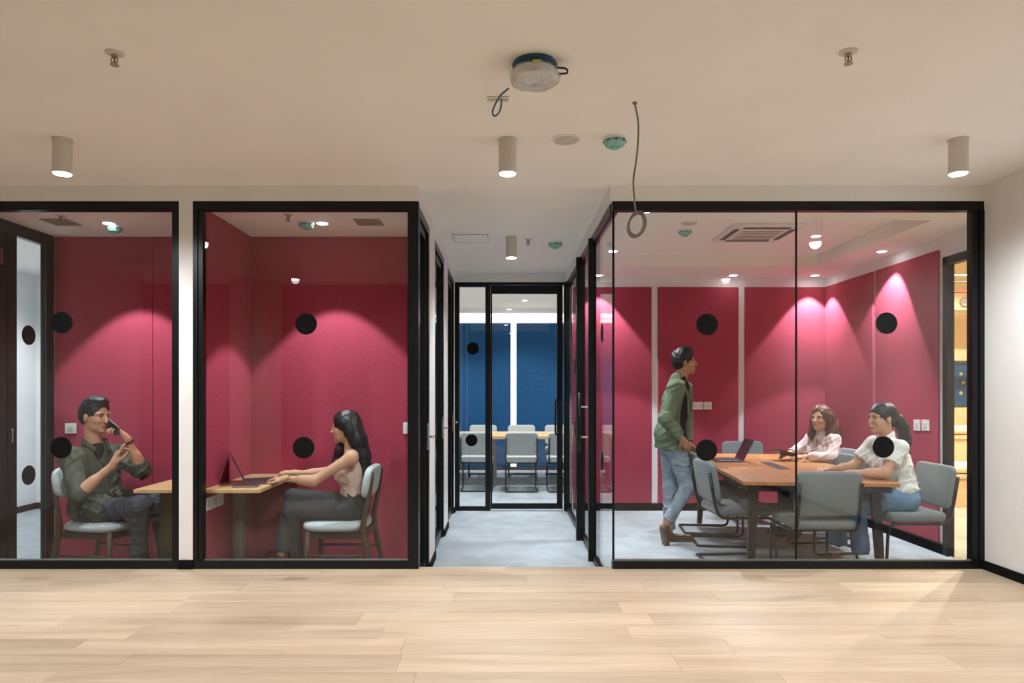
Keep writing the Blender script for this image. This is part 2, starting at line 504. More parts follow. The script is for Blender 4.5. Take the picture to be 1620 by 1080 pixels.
# booth walls with red felt panels
def felt(parent, x0, x1, y0, y1, z0, z1, material='felt_red'):
    return box('panel', x0, x1, y0, y1, z0, z1, material, parent, bevel=0.004, seg=1)
wb = struct('wall_back', LB0 - 0.05, CXL - 0.08, BB + 0.02, BB + 0.13, 0, CEIL, 'paint', 'back wall of the two booths lined with red felt panels')
felt(wb, LB0, -2.84, BB, BB + 0.02, 0.0, BCEIL)
felt(wb, -2.838, PL, BB, BB + 0.02, 0.0, BCEIL)
felt(wb, PR, CXL - 0.08, BB, BB + 0.02, 0.0, BCEIL)
felt(ps, PR, PR + 0.018, 4.58, BB, 0.0, BCEIL)
felt(ps, PL - 0.018, PL, 4.58, BB, 0.0, BCEIL)
struct('ceiling', LB0 - 0.02, PL, 4.58, BB + 0.02, BCEIL, BCEIL + 0.08, 'ceiling_paint', 'flat ceiling of the left booth where the man phones', 'ceiling')
struct('ceiling', PR, CXL - 0.07, 4.58, BB + 0.02, BCEIL, BCEIL + 0.08, 'ceiling_paint', 'flat ceiling of the booth where the woman types', 'ceiling')

# meeting room shell
wbk = struct('wall_back', CXR, MX + 0.1, BACK, BACK + 0.1, 0, CEIL + 0.2, 'white_paint', 'back wall of the meeting room with red felt panels and white strips')
for a, b in ((0.76, 1.678), (1.751, 2.678), (2.751, MX)):
    felt(wbk, a, b, BACK - 0.02, BACK, 0.085, 2.57)
tag(box('baseboard_back', CXR, MX, BACK - 0.028, BACK, 0.0, 0.083, 'black_matt'), 'black skirting under the meeting room back wall', 'skirting', kind='structure')
wrm = struct('wall_right', MX, MX + 0.03, 5.70, BACK, 0, CEIL + 0.2, 'white_paint', 'right wall of the meeting room with red felt panels')
felt(wrm, MX - 0.02, MX, 6.83, BACK - 0.022, 0.085, 2.57)
felt(wrm, MX - 0.02, MX, 5.80, 6.785, 0.085, 2.57)
tag(box('baseboard_right', MX - 0.028, MX, 5.72, BACK - 0.03, 0.0, 0.083, 'black_matt'), 'black skirting under the right meeting room wall', 'skirting', kind='structure')
struct('wall_right', MX, MX + 0.03, 4.5, 5.70, 2.49, CEIL + 0.2, 'white_paint', 'white wall above the lounge door of the meeting room')
struct('wall_right', MX, MX + 0.03, 4.5, 4.70, 0, 2.49, 'white_paint', 'short white wall between lounge door and glazed front')
struct('wall_front', RX, MX + 0.1, 4.5, 4.58, 0, CEIL + 0.2, 'white_paint', 'short closing wall right of the meeting room glass')
MB_Z = 2.68
for x0, x1, y0, y1, l in ((CXR + 0.06, 1.23, 4.58, BACK, 'left border of the stepped meeting room ceiling'),
                          (3.26, MX, 4.58, BACK, 'right border of the stepped meeting room ceiling'),
                          (1.23, 3.26, 4.58, 5.23, 'front border of the stepped meeting room ceiling'),
                          (1.23, 3.26, 7.15, BACK, 'rear border of the stepped meeting room ceiling')):
    struct('ceiling', x0, x1, y0, y1, MB_Z, MB_Z + 0.2, 'ceiling_paint', l, 'ceiling')
struct('ceiling', 1.23, 3.26, 5.23, 7.15, 2.80, 2.9, 'ceiling_paint', 'raised middle of the meeting room ceiling', 'ceiling')

# lounge door of the meeting room (black frame and glass leaf)
d = empty('door_1', (MX, 5.2, 0), 'black framed glass door from meeting room to the warm lounge', 'door', kind='structure')
box('frame', MX - 0.03, MX + 0.03, 5.66, 5.72, 0, 2.49, 'black_metal', d)
box('frame', MX - 0.03, MX + 0.03, 4.70, 5.72, 2.42, 2.49, 'black_metal', d)
box('frame', MX - 0.03, MX + 0.03, 4.70, 4.76, 0, 2.49, 'black_metal', d)
box('threshold', MX - 0.02, MX + 0.02, 4.76, 5.66, 0.0, 0.012, 'chrome', d)
box('pane', MX + 0.0, MX + 0.01, 4.76, 5.66, 0.012, 2.42, 'glass', d)

# ------------------------------------------------------------------ glazed fronts
def dot(parent, x, z, y, r=0.0715, axis='y'):
    m = MB()
    if axis == 'y': m.lathe(x, y, [(r, 0), (r, 0.0015)], 40, 'y', cz=z)
    else: m.lathe(x, y, [(r, 0), (r, 0.0015)], 40, 'x', cz=z)
    o = m.build('dot_sticker', 'black_matt', parent); o['label'] = 'round black sticker'
    return o

w1 = empty('window_1', (-3.0, 4.53, FLOOR_Z), 'glass front of left booth with two round black stickers', 'window', kind='structure')
box('frame', -4.4, PL, 4.5, 4.56, HEAD - 0.058, HEAD, 'black_metal', w1)
box('frame', -4.4, PL, 4.5, 4.56, FLOOR_Z, FLOOR_Z + 0.052, 'black_metal', w1)
box('frame', PL - 0.046, PL, 4.5, 4.56, FLOOR_Z + 0.052, HEAD - 0.058, 'black_metal', w1)
box('glazing_bead', -4.4, PL - 0.046, 4.515, 4.545, FLOOR_Z + 0.052, FLOOR_Z + 0.058, 'leg_grey', w1)
box('pane', -4.4, PL - 0.046, 4.525, 4.535, FLOOR_Z + 0.058, HEAD - 0.058, 'glass', w1)
def fx(px, yy=4.52): return (px - 800) * yy / FPX
def fz(py, yy=4.52): return CAMZ - (py - 619) * yy / FPX
dot(w1, fx(97), fz(510), 4.5225); dot(w1, fx(96), fz(708), 4.5225)
w2 = empty('window_2', (-1.3, 4.53, FLOOR_Z), 'glass front of booth where a woman types at a laptop', 'window', kind='structure')
x0, x1 = PR, -0.575
box('frame', x0, x1, 4.5, 4.56, HEAD - 0.058, HEAD, 'black_metal', w2)
box('frame', x0, x1, 4.5, 4.56, FLOOR_Z, FLOOR_Z + 0.052, 'black_metal', w2)
box('frame', x0, x0 + 0.03, 4.5, 4.57, FLOOR_Z + 0.052, HEAD - 0.058, 'black_metal', w2)
box('frame', x0 + 0.032, x0 + 0.062, 4.508, 4.56, FLOOR_Z + 0.052, HEAD - 0.058, 'black_metal', w2)
box('frame', x1 - 0.068, x1, 4.5, 4.57, FLOOR_Z + 0.052, HEAD - 0.058, 'black_metal', w2)
box('glazing_bead', x0 + 0.062, x1 - 0.068, 4.515, 4.545, FLOOR_Z + 0.052, FLOOR_Z + 0.058, 'leg_grey', w2)
box('pane', x0 + 0.062, x1 - 0.068, 4.525, 4.535, FLOOR_Z + 0.058, HEAD - 0.058, 'glass', w2)
dot(w2, fx(484), fz(512), 4.5225); dot(w2, fx(480), fz(708), 4.5225)
w3 = empty('window_3', (1.9, 4.53, FLOOR_Z), 'wide glass front of meeting room with four round black stickers', 'window', kind='structure')
x0, x1 = 0.705, RX
box('frame', x0, x1, 4.5, 4.56, HEAD - 0.06, HEAD, 'black_metal', w3)
box('frame', x0, x1, 4.5, 4.56, FLOOR_Z, FLOOR_Z + 0.05, 'black_metal', w3)
box('frame', x1 - 0.03, x1, 4.495, 4.57, FLOOR_Z + 0.05, HEAD - 0.06, 'black_metal', w3)
box('frame', x1 - 0.074, x1 - 0.032, 4.505, 4.56, FLOOR_Z + 0.05, HEAD - 0.06, 'black_metal', w3)
box('glazing_bead', x0, x1 - 0.074, 4.515, 4.545, FLOOR_Z + 0.05, FLOOR_Z + 0.057, 'leg_grey', w3)
xm = fx(1260.5)
box('pane', x0 + 0.012, xm - 0.002, 4.525, 4.535, FLOOR_Z + 0.057, HEAD - 0.06, 'glass', w3)
box('pane', xm + 0.002, x1 - 0.074, 4.525, 4.535, FLOOR_Z + 0.057, HEAD - 0.06, 'glass', w3)
box('joint', xm - 0.004, xm + 0.004, 4.522, 4.538, FLOOR_Z + 0.057, HEAD - 0.06, 'black_matt', w3)
box('joint', x0 + 0.003, x0 + 0.015, 4.52, 4.54, FLOOR_Z + 0.057, HEAD - 0.06, 'black_matt', w3)
for px, py in ((1119, 513), (1118, 712), (1403, 511), (1398, 707)): dot(w3, fx(px), fz(py), 4.5225)

# side glazing of the meeting room along the corridor, with a glass door
w4 = empty('window_4', (CXR, 6.2, 0), 'glass side wall of meeting room along the corridor', 'window', kind='structure')
box('frame', CXR, CXR + 0.05, 4.58, BACK - 0.02, HEAD - 0.06, HEAD, 'black_metal', w4)
for a, b in ((4.57, 5.50), (6.33, BACK - 0.05)):
    box('frame', CXR, CXR + 0.04, a, b, 0.0, 0.05, 'black_metal', w4)
    box('pane', CXR + 0.015, CXR + 0.025, a, b, 0.05, HEAD - 0.06, 'glass', w4)
box('frame', CXR - 0.032, CXR + 0.03, 5.50, 5.545, 0.0, HEAD - 0.02, 'black_metal', w4)
box('frame', CXR - 0.05, CXR + 0.03, 6.27, 6.33, 0.0, HEAD - 0.02, 'black_metal', w4)
box('frame', CXR - 0.02, CXR + 0.03, 7.79, BACK - 0.01, 0.0, HEAD, 'black_metal', w4)
for zz in (1.62, 0.99): dot(w4, CXR + 0.012, zz, 7.0, 0.08, 'x'); 
for zz in (1.80, 0.86): dot(w4, CXR + 0.012, zz, 5.05, 0.07, 'x')
d = empty('door_2', (CXR, 5.9, 0), 'glass door of the meeting room with chrome bracketed pull bar', 'door', kind='structure')
box('leaf', CXR + 0.012, CXR + 0.024, 5.55, 6.265, 0.012, HEAD - 0.065, 'glass', d)
box('rail', CXR + 0.006, CXR + 0.03, 5.55, 6.265, 0.012, 0.075, 'black_metal', d)
h = MB().tube([(CXR - 0.075, 5.77, 0.86), (CXR - 0.075, 5.77, 1.36)], 0.012, 12).build('pull_handle', 'black_metal', d)
for zz in (1.24, 0.985):
    MB().tube([(CXR - 0.07, 5.77, zz), (CXR + 0.012, 5.77, zz)], 0.008, 10).build('bracket', 'chrome', h)

# corridor left side: three doors with wall strips between them
for k, (y0, y1) in enumerate(((5.24, 5.62), (6.47, 6.88), (7.70, BACK))):
    lab = ['first white wall strip between booth doors on corridor left', 'second white wall strip between booth doors on corridor left',
           'last white wall strip at the corridor end on the left'][k]
    s_ = struct('wall_left', CXL - 0.08, CXL, y0, y1, 0, HEAD, 'paint', lab)
    tag(box('baseboard_left', CXL - 0.06, CXL + 0.012, y0 - 0.012, y1, 0, 0.06, 'black_matt'), ['black skirting on the first corridor wall strip', 'black skirting on the second corridor wall strip', 'black skirting on the last corridor wall strip'][k], 'skirting', kind='structure')
for k, (y0, y1) in enumerate(((4.58, 5.24), (5.62, 6.47), (6.88, 7.70))):
    d = empty('door_%d' % (k + 3), (CXL, (y0 + y1) / 2, 0), ['black framed glass booth door nearest the front on corridor left',
              'black framed glass booth door in the middle of corridor left', 'black framed glass booth door farthest down corridor left'][k], 'door', kind='structure')
    xa, xb = CXL - 0.075, CXL - 0.002
    box('frame', xa, xb, y0, y0 + 0.05, 0, HEAD, 'black_metal', d)
    box('frame', xa, xb, y1 - 0.06, y1, 0, HEAD, 'black_metal', d)
    box('frame', xa, xb, y0 + 0.05, y1 - 0.06, HEAD - 0.06, HEAD, 'black_metal', d)
    lf = empty('leaf', (CXL - 0.04, (y0 + y1) / 2, 0)); lf.parent = d; lf.location = Vector((-0.04, 0, 0))
    yl0, yl1 = y0 + 0.055, y1 - 0.065
    box('stile', xa + 0.015, xa + 0.055, yl0, yl0 + 0.05, 0.01, HEAD - 0.065, 'black_metal', lf)
    box('stile', xa + 0.015, xa + 0.055, yl1 - 0.05, yl1, 0.01, HEAD - 0.065, 'black_metal', lf)
    box('rail', xa + 0.015, xa + 0.055, yl0 + 0.05, yl1 - 0.05, 0.01, 0.09, 'black_metal', lf)
    box('rail', xa + 0.015, xa + 0.055, yl0 + 0.05, yl1 - 0.05, HEAD - 0.12, HEAD - 0.065, 'black_metal', lf)
    box('pane', xa + 0.03, xa + 0.04, yl0 + 0.05, yl1 - 0.05, 0.09, HEAD - 0.12, 'glass', lf)
    hd = MB().bbox(xb - 0.012, xb + 0.004, yl1 - 0.045, yl1 - 0.012, 0.93, 1.13, 0.003, 1)
    hd.tube([(xb, yl1 - 0.03, 1.03), (xb + 0.045, yl1 - 0.03, 1.03), (xb + 0.045, yl1 - 0.15, 1.03)], 0.008, 8)
    hd.build('handle', 'chrome', lf)
# rooms behind the further doors
struct('wall_left', -2.3, -2.2, BB + 0.13, BACK + 0.1, 0, CEIL, 'paint', 'plain wall inside the booths behind the corridor doors')
struct('wall_partition', -2.2, CXL - 0.08, 6.62, 6.72, 0, CEIL, 'paint', 'partition between the two booths behind the corridor doors')
struct('wall_back', -2.2, CXL - 0.08, 7.78, 7.88, 0, CEIL, 'paint', 'rear wall of the last booth behind the corridor doors')
struct('ceiling', -2.2, CXL - 0.07, BB + 0.13, BACK, BCEIL, BCEIL + 0.08, 'ceiling_paint', 'ceiling of the booths behind the corridor doors', 'ceiling')

# end of the corridor: side light and glass door into the blue room
ew = empty('window_5', (-0.4, BACK, 0), 'narrow side light with two black stickers beside the corridor end door', 'window', kind='structure')
def ex(px): return (px - 800) * BACK / FPX
ya, yb = BACK - 0.03, BACK + 0.03
box('frame', CXL, ex(727), ya, yb, 0, HEAD, 'black_metal', ew)
box('frame', ex(768), ex(776), ya, yb, 0, HEAD, 'black_metal', ew)
box('frame', ex(727), ex(768), ya, yb, HEAD - 0.05, HEAD, 'black_metal', ew)
box('frame', ex(727), ex(768), ya, yb, 0, 0.045, 'black_metal', ew)
box('pane', ex(727), ex(768), BACK - 0.005, BACK + 0.005, 0.045, HEAD - 0.05, 'glass', ew)
def ez(py): return CAMZ - (py - 619) * BACK / FPX
dot(ew, ex(748), ez(551), BACK - 0.0075, 0.069); dot(ew, ex(746), ez(696), BACK - 0.0075, 0.069)
d = empty('door_6', (0.25, BACK, 0), 'tall black framed glass door at the corridor end', 'door', kind='structure')
box('frame', ex(776), CXR - 0.02, ya, yb, HEAD - 0.03, HEAD, 'black_metal', d)
box('frame', ex(892), CXR - 0.02, ya, yb, 0, HEAD - 0.03, 'black_metal', d)
lf = empty('leaf', (0.25, BACK, 0)); lf.parent = d; lf.location = (0, 0, 0)
box('stile', ex(776.3), ex(778.5), ya + 0.01, yb - 0.01, 0.02, HEAD - 0.035, 'black_metal', lf)
box('stile', ex(881), ex(890), ya + 0.01, yb - 0.01, 0.02, HEAD - 0.035, 'black_metal', lf)
box('rail', ex(778.5), ex(881), ya + 0.01, yb - 0.01, HEAD - 0.13, HEAD - 0.035, 'black_metal', lf)
box('rail', ex(778.5), ex(881), ya + 0.01, yb - 0.01, 0.02, 0.08, 'black_metal', lf)
box('pane', ex(778.5), ex(881), BACK - 0.005, BACK + 0.005, 0.08, HEAD - 0.13, 'glass', lf)
h = MB().tube(fillet([(ex(883), ya + 0.01, 1.28), (ex(878), ya - 0.045, 1.28), (ex(878), ya - 0.045, 0.88), (ex(883), ya + 0.01, 0.88)], 0.03), 0.011, 10).build('pull_handle', 'black_metal', lf)

# ------------------------------------------------------------------ blue room beyond the corridor
BYW = 11.94
wbl = struct('wall_back', -2.6, 3.2, BYW, BYW + 0.1, 0, 3.0, 'white_paint', 'rear wall of the far room lined with dark blue felt panels')
for a, b in ((-2.6, -1.15), (-1.145, 0.085), (0.19, 1.45), (1.455, 3.2)):
    felt(wbl, a, b, BYW - 0.02, BYW, 0.06, 2.56, 'felt_blue')
o = box('light_strip', 0.09, 0.185, BYW - 0.016, BYW, 0.06, 2.56, 'led_wall', wbl); o['label'] = 'bright vertical light strip'
o = box('light_strip', -2.6, 3.2, BYW - 0.03, BYW, 2.585, 2.605, 'led_strip', wbl); o['label'] = 'thin glowing cove line'
o = box('light_strip', -2.6, 3.2, BYW - 0.06, BYW, 2.67, 2.70, 'led_strip', wbl); o['label'] = 'thin glowing cove line'
struct('baseboard_back', -2.6, 3.2, BYW - 0.03, BYW, 0, 0.055, 'dark_line', 'dark skirting of the far blue room', 'skirting')
struct('wall_left', -2.7, -2.6, BACK + 0.1, BYW, 0, 3.0, 'white_paint', 'left wall of the far blue room')
struct('wall_right', 3.2, 3.3, BACK + 0.1, BYW, 0, 3.0, 'white_paint', 'right wall of the far blue room')
struct('ceiling', -2.6, 3.2, BACK + 0.06, 11.0, 2.80, 2.9, 'ceiling_paint', 'cream ceiling of the far blue room', 'ceiling')
struct('ceiling', -2.6, 3.2, 11.0, BYW, 2.72, 2.9, 'ceiling_paint', 'lower ceiling border along the blue felt wall', 'ceiling')
struct('wall_front', -2.6, CXL, BACK + 0.0, BACK + 0.1, 0, 3.0, 'white_paint', 'front wall of the far blue room left of the glass door')
struct('wall_front', CXL, CXR, BACK + 0.06, BACK + 0.1, HEAD, 3.0, 'white_paint', 'wall above the glass door inside the blue room')

# ------------------------------------------------------------------ white room seen through the left booth's side door
ww = empty('window_6', (LB0, 5.0, 0), 'black framed side panel of the left booth with two stickers', 'window', kind='structure')
xa, xb = LB0 - 0.05, LB0
box('frame', xa, xb, 5.40, BB, 0, BCEIL, 'black_metal', ww)
box('frame', xa, xb, 4.58, 5.40, BCEIL - 0.09, BCEIL, 'black_metal', ww)
box('frame', xa, xb, 4.98, 5.07, 0, BCEIL - 0.09, 'black_metal', ww)
box('frame', xa, xb, 5.07, 5.40, 0, 0.04, 'black_metal', ww)
box('pane', xa + 0.02, xa + 0.03, 5.07, 5.40, 0.04, BCEIL - 0.09, 'glass', ww)
dot(ww, xa + 0.032, 1.80, 5.22, 0.075, 'x'); dot(ww, xa + 0.032, 0.73, 5.22, 0.075, 'x')
d = empty('door_7', (LB0, 4.78, 0), 'dark door of the left booth at the picture edge', 'door', kind='structure')
box('leaf', xa + 0.005, xb - 0.005, 4.59, 4.975, 0.01, BCEIL - 0.095, 'black_metal', d)
hm = MB().tube(fillet([(xb, 4.955, 1.0), (xb + 0.05, 4.955, 1.0), (xb + 0.05, 4.955, 1.095), (xb, 4.955, 1.095)], 0.008, 3), 0.005, 8)
hm.build('handle', 'chrome', d)
box('hinge', xb - 0.004, xb + 0.006, 4.90, 4.92, 2.28, 2.40, 'chrome', d)
struct('wall_left', -5.6, -5.5, 4.5, 8.1, 0, CEIL, 'white_paint', 'white wall of the room left of the booths')
wv = struct('wall_back', -5.5, -2.3, 8.0, 8.1, 0, CEIL, 'white_paint', 'far white wall of the room left of the booths')
struct('baseboard_left', -5.5, -5.485, 4.6, 8.0, 0, 0.07, 'black_matt', 'black skirting of the white room on its left wall', 'skirting')
struct('baseboard_back', -5.485, -2.3, 7.985, 8.0, 0, 0.07, 'black_matt', 'black skirting of the white room on its far wall', 'skirting')
struct('ceiling', -5.5, LB0 - 0.05, 4.58, 8.0, 2.722, 2.85, 'ceiling_paint', 'ceiling of the white room left of the booths', 'ceiling')
struct('wall_front', -5.6, LB0 - 0.05, 4.5, 4.58, 0, CEIL, 'white_paint', 'front wall of the white room beyond the frame')
d = empty('door_8', (-5.0, 7.98, 0), 'plain white flush door in the far wall of the white room', 'door', kind='structure')
box('leaf', -5.38, -4.5, 7.975, 8.0, 0.0, 2.25, 'white_paint', d)
box('frame', -5.40, -5.38, 7.97, 8.0, 0, 2.27, 'paper_grey', d)
box('frame', -5.40, -4.48, 7.97, 8.0, 2.25, 2.27, 'paper_grey', d)

# ------------------------------------------------------------------ warm lounge beyond the meeting room door
struct('wall_back', MX + 0.03, 8.5, 9.6, 9.7, 0, 3.4, 'warm_paint', 'warm yellow rear wall of the lounge')
struct('wall_right', 8.5, 8.6, 4.0, 9.7, 0, 3.4, 'warm_paint', 'warm yellow side wall of the lounge')
struct('ceiling', MX + 0.03, 8.5, 4.0, 9.6, 3.2, 3.3, 'warm_paint', 'exposed warm ceiling of the lounge', 'ceiling')
struct('wall_left', MX, MX + 0.03, BACK + 0.1, 9.7, 0, 3.4, 'warm_paint', 'lounge wall behind the meeting room')
struct('wall_front', MX + 0.03, 8.5, 3.9, 4.0, 0, 3.4, 'warm_paint', 'lounge wall nearest the viewpoint')
struct('wall_left', MX + 0.02, MX + 0.03, 4.0, 4.5, 0, 3.4, 'warm_paint', 'short lounge wall beside the front')
struct('wall_bulkhead', MX + 0.03, 8.5, 8.9, 9.6, 2.39, 3.2, 'warm_paint', 'dropped beam over the lounge seating')

# ------------------------------------------------------------------ lamps
def tube_light(x, y, label, power, group='surface mounted tube lamps', ang=166, blend=0.85):
    t = empty('tube_downlight', (x, y, CEIL), label, 'lamp', group)
    m = MB(); r = 0.0475
    m.lathe(x, y, [(r, -0.185), (r, -0.004), (r + 0.004, -0.004), (r + 0.004, 0)], 32, cz=CEIL)
    m.build('housing', 'plastic_cream', t)
    MB().lathe(x, y, [(r - 0.006, -0.189), (r - 0.004, -0.185)], 32, cz=CEIL).build('lens', 'lamp_lens', t)
    spot(t, (x, y, CEIL - 0.195), power, C_NEUT, ang, blend, radius=0.04)
    return t
tube_light(-2.39, 3.68, 'cream tube lamp on the ceiling above the left booth', P_TUBE)
tube_light(0.01, 3.68, 'cream tube lamp on the ceiling in front of the corridor mouth', P_TUBE)
tube_light(2.44, 3.68, 'cream tube lamp on the ceiling near the right wall', P_TUBE)
for x, l in ((-2.2, 'left'), (0.1, 'middle'), (2.3, 'right')):
    tube_light(x, 1.92, 'cream tube lamp at the %s of the row just above the viewpoint' % l, P_TUBE)
tube_light(0.05, 6.0, 'cream tube lamp on the corridor ceiling', P_CORRIDOR, ang=140)

def downlight(x, y, z, label, power, color=C_NEUT, ang=78, blend=0.18, target=None, group=None, r=0.042):
    t = empty('recessed_downlight', (x, y, z), label, 'lamp', group or 'round recessed ceiling lamps')
    MB().lathe(x, y, [(r + 0.012, 0.0), (r + 0.012, -0.004), (r, -0.006)], 28, cz=z).build('trim_ring', 'plastic_white', t)
    MB().lathe(x, y, [(r - 0.003, -0.006), (r - 0.003, -0.008)], 28, cz=z).build('lens', 'lamp_lens', t)
    tg = None if target is None else target
    spot(t, (x, y, z - 0.014), power, color, ang, blend, tg, 0.025)
    return t
downlight(-2.93, 5.04, BCEIL, 'small recessed lamp in the left booth ceiling above the detector', P_BOOTH)
downlight(-1.353, 5.04, BCEIL, 'small recessed lamp in the ceiling above the typing woman', P_BOOTH)
downlight(1.03, 4.94, MB_Z, 'recessed meeting room lamp beside the hanging cable coil', P_MEET * 0.6, ang=46, blend=0.5, target=(1.1, 5.7, 0))
downlight(1.00, 6.36, MB_Z, 'recessed meeting room lamp above the corridor side glass', P_MEET, target=(1.15, 6.9, 0))
downlight(1.05, 7.68, MB_Z, 'recessed meeting room lamp at the back left corner', P_MEET)
downlight(2.56, 7.68, MB_Z, 'recessed meeting room lamp at the middle of the back wall', P_MEET, target=(2.5, 6.2, 0.7), ang=60)
downlight(3.48, 7.68, MB_Z, 'recessed meeting room lamp at the back right corner', P_MEET)
downlight(3.51, 6.37, MB_Z, 'recessed meeting room lamp halfway along the right wall', P_MEET, target=(3.56, 6.95, 0))
downlight(3.50, 4.94, MB_Z, 'recessed meeting room lamp near the lounge door', P_MEET * 0.6, ang=46, blend=0.5, target=(3.3, 5.7, 0))
downlight(2.85, 6.27, 2.80, 'recessed lamp in the raised meeting room ceiling above the women', P_MEET * 0.75, ang=76, blend=0.5)
for (x, y, l) in ((-1.3, 6.1, 'added fill lamp in the booth behind the middle corridor door'), (-1.3, 7.25, 'added fill lamp in the booth behind the farthest corridor door')):
    downlight(x, y, BCEIL, l, 22)  # added only to keep the booths behind the doors from going dark
for (x, y) in ((-1.4, 9.0), (0.3, 9.0), (2.0, 9.0), (-1.4, 10.7), (0.3, 10.7), (2.0, 10.7)):  # invented lamps that brighten the far room besides its light strips
    downlight(x, y, 2.80, 'added fill lamp at the %s %s of the far blue room ceiling' % ('near' if y < 10 else 'rear', 'left' if x < 0 else 'middle' if x < 1 else 'right'), P_BLUE, C_COOL, 130, 0.5, group='added far room fill lamps')
for (x, y) in ((-4.6, 5.6), (-4.6, 7.0)):  # lamps added to light the side room, whose own source is unseen
    downlight(x, y, 2.722, '%s added fill lamp in the white room left of the booths' % ('nearer' if y < 6 else 'farther'), P_WHITE, C_COOL, 140, 0.5, group='added white room fill lamps')
for (x, y) in ((4.9, 6.3), (5.6, 7.6)):  # made-up lamps giving the lounge its warm light
    downlight(x, y, 3.2, '%s added fill lamp in the warm lounge ceiling' % ('nearer' if y < 7 else 'farther'), P_WARM, C_WARM, 140, 0.5, group='added lounge fill lamps')

# ------------------------------------------------------------------ ceiling fittings
def detector(x, y, z, label, r=0.052):
    t = empty('smoke_detector', (x, y, z), label, 'detector', 'ceiling smoke detectors')
    MB().lathe(x, y, [(r + 0.006, 0), (r + 0.006, -0.012), (r, -0.014)], 26, cz=z).build('base', 'plastic_white', t)
    MB().lathe(x, y, [(r + 0.002, -0.013), (r + 0.002, -0.030), (r * 0.86, -0.044), (r * 0.45, -0.05), (r * 0.42, -0.058), (r * .2, -0.060)], 26, cz=z).build('dust_cap', 'plastic_teal', t)
    for k in range(8):
        M = Matrix.Translation((x, y, z)) @ Matrix.Rotation(k * math.pi / 4, 4, 'Z') @ Matrix.Translation((0, -(r + 0.0025), 0))
        MB().box(-0.008, 0.008, -0.003, 0.001, -0.027, -0.019).xf(M).build('vent', 'grille_dark', t)
detector(0.585, 3.66, CEIL, 'teal capped smoke detector on the main ceiling beside the round speaker', 0.056)
detector(0.45, 6.22, CEIL, 'teal capped smoke detector on the corridor ceiling', 0.058)
detector(-2.945, 5.14, BCEIL, 'teal capped smoke detector above the man with the phone', 0.05)
detector(-1.465, 5.02, BCEIL, 'teal capped smoke detector above the typing woman', 0.05)
detector(1.59, 6.05, 2.80, 'teal capped smoke detector on the meeting room ceiling')

def speaker(x, y, z, label, r=0.07):
    t = empty('ceiling_speaker', (x, y, z), label, 'speaker', 'round ceiling speakers')
    MB().lathe(x, y, [(r + 0.008, 0), (r + 0.008, -0.004), (r, -0.006)], 36, cz=z).build('rim', 'plastic_white', t)
    MB().lathe(x, y, [(r - 0.004, -0.005), (r - 0.004, -0.0075)], 36, cz=z).build('grille', 'speaker_mesh', t)
speaker(0.325, 3.68, CEIL, 'flat round speaker on the main ceiling beside the centre lamp')
speaker(1.56, 5.80, 2.80, 'flat round speaker on the meeting room ceiling', 0.065)

def sprinkler(x, y, z, label, s=1.0):
    t = empty('fire_sprinkler', (x, y, z), label, 'sprinkler', 'ceiling sprinklers')
    MB().lathe(x, y, [(0.036 * s, 0), (0.034 * s, -0.004), (0.02 * s, -0.007)], 24, cz=z).build('escutcheon', 'plastic_cream', t)
    m = MB(); m.lathe(x, y, [(0.012 * s, -0.005), (0.012 * s, -0.016), (0.008 * s, -0.018)], 14, cz=z)
    for sx in (-1, 1):
        m.tube(spline([(x + sx * 0.008 * s, y, z - 0.016 * s), (x + sx * 0.013 * s, y, z - 0.03 * s), (x + sx * 0.004 * s, y, z - 0.045 * s)], 5), 0.0028 * s, 6)
    m.build('frame', 'pipe_grey', t)
    MB().tube([(x, y, z - 0.018 * s), (x, y, z - 0.042 * s)], 0.0038 * s, 8).build('bulb', 'brass_red', t)
    MB().lathe(x, y, [(0.004 * s, -0.044 * s), (0.017 * s, -0.047 * s), (0.017 * s, -0.050 * s)], 16, cz=z).build('deflector', 'pipe_grey', t)
sprinkler(-1.57, 2.74, CEIL, 'fire sprinkler on the main ceiling at upper left')
sprinkler(1.37, 2.73, CEIL, 'fire sprinkler on the main ceiling at upper right')
sprinkler(0.20, 6.1, CEIL, 'fire sprinkler on the corridor ceiling')
sprinkler(-3.15, 4.83, BCEIL, 'fire sprinkler on the left booth ceiling')
sprinkler(-1.53, 4.80, BCEIL, 'fire sprinkler on the ceiling of the typing woman\'s booth')

def vent(x0, y0, z, label, s=0.19):
    t = empty('air_vent', (x0 + s / 2, y0 + s / 2, z), label, 'vent', 'booth ceiling vents')
    m = MB(); b = 0.018
    m.box(x0, x0 + s, y0, y0 + b, z - 0.006, z); m.box(x0, x0 + s, y0 + s - b, y0 + s, z - 0.006, z)
    m.box(x0, x0 + b, y0 + b, y0 + s - b, z - 0.006, z); m.box(x0 + s - b, x0 + s, y0 + b, y0 + s - b, z - 0.006, z)
    m.build('frame', 'grille_grey', t)
    for k in range(9):
        yy = y0 + b + 0.004 + k * (s - 2 * b) / 9
        box('slat', x0 + b, x0 + s - b, yy, yy + 0.010, z - 0.008, z - 0.001, 'grille_grey', t)
    box('backing', x0 + b, x0 + s - b, y0 + b, y0 + s - b, z - 0.0012, z - 0.0002, 'grille_dark', t)
vent(-3.36, 4.92, BCEIL, 'square slatted vent in the left booth ceiling')
vent(-1.10, 4.92, BCEIL, 'square slatted vent in the ceiling above the typing woman')

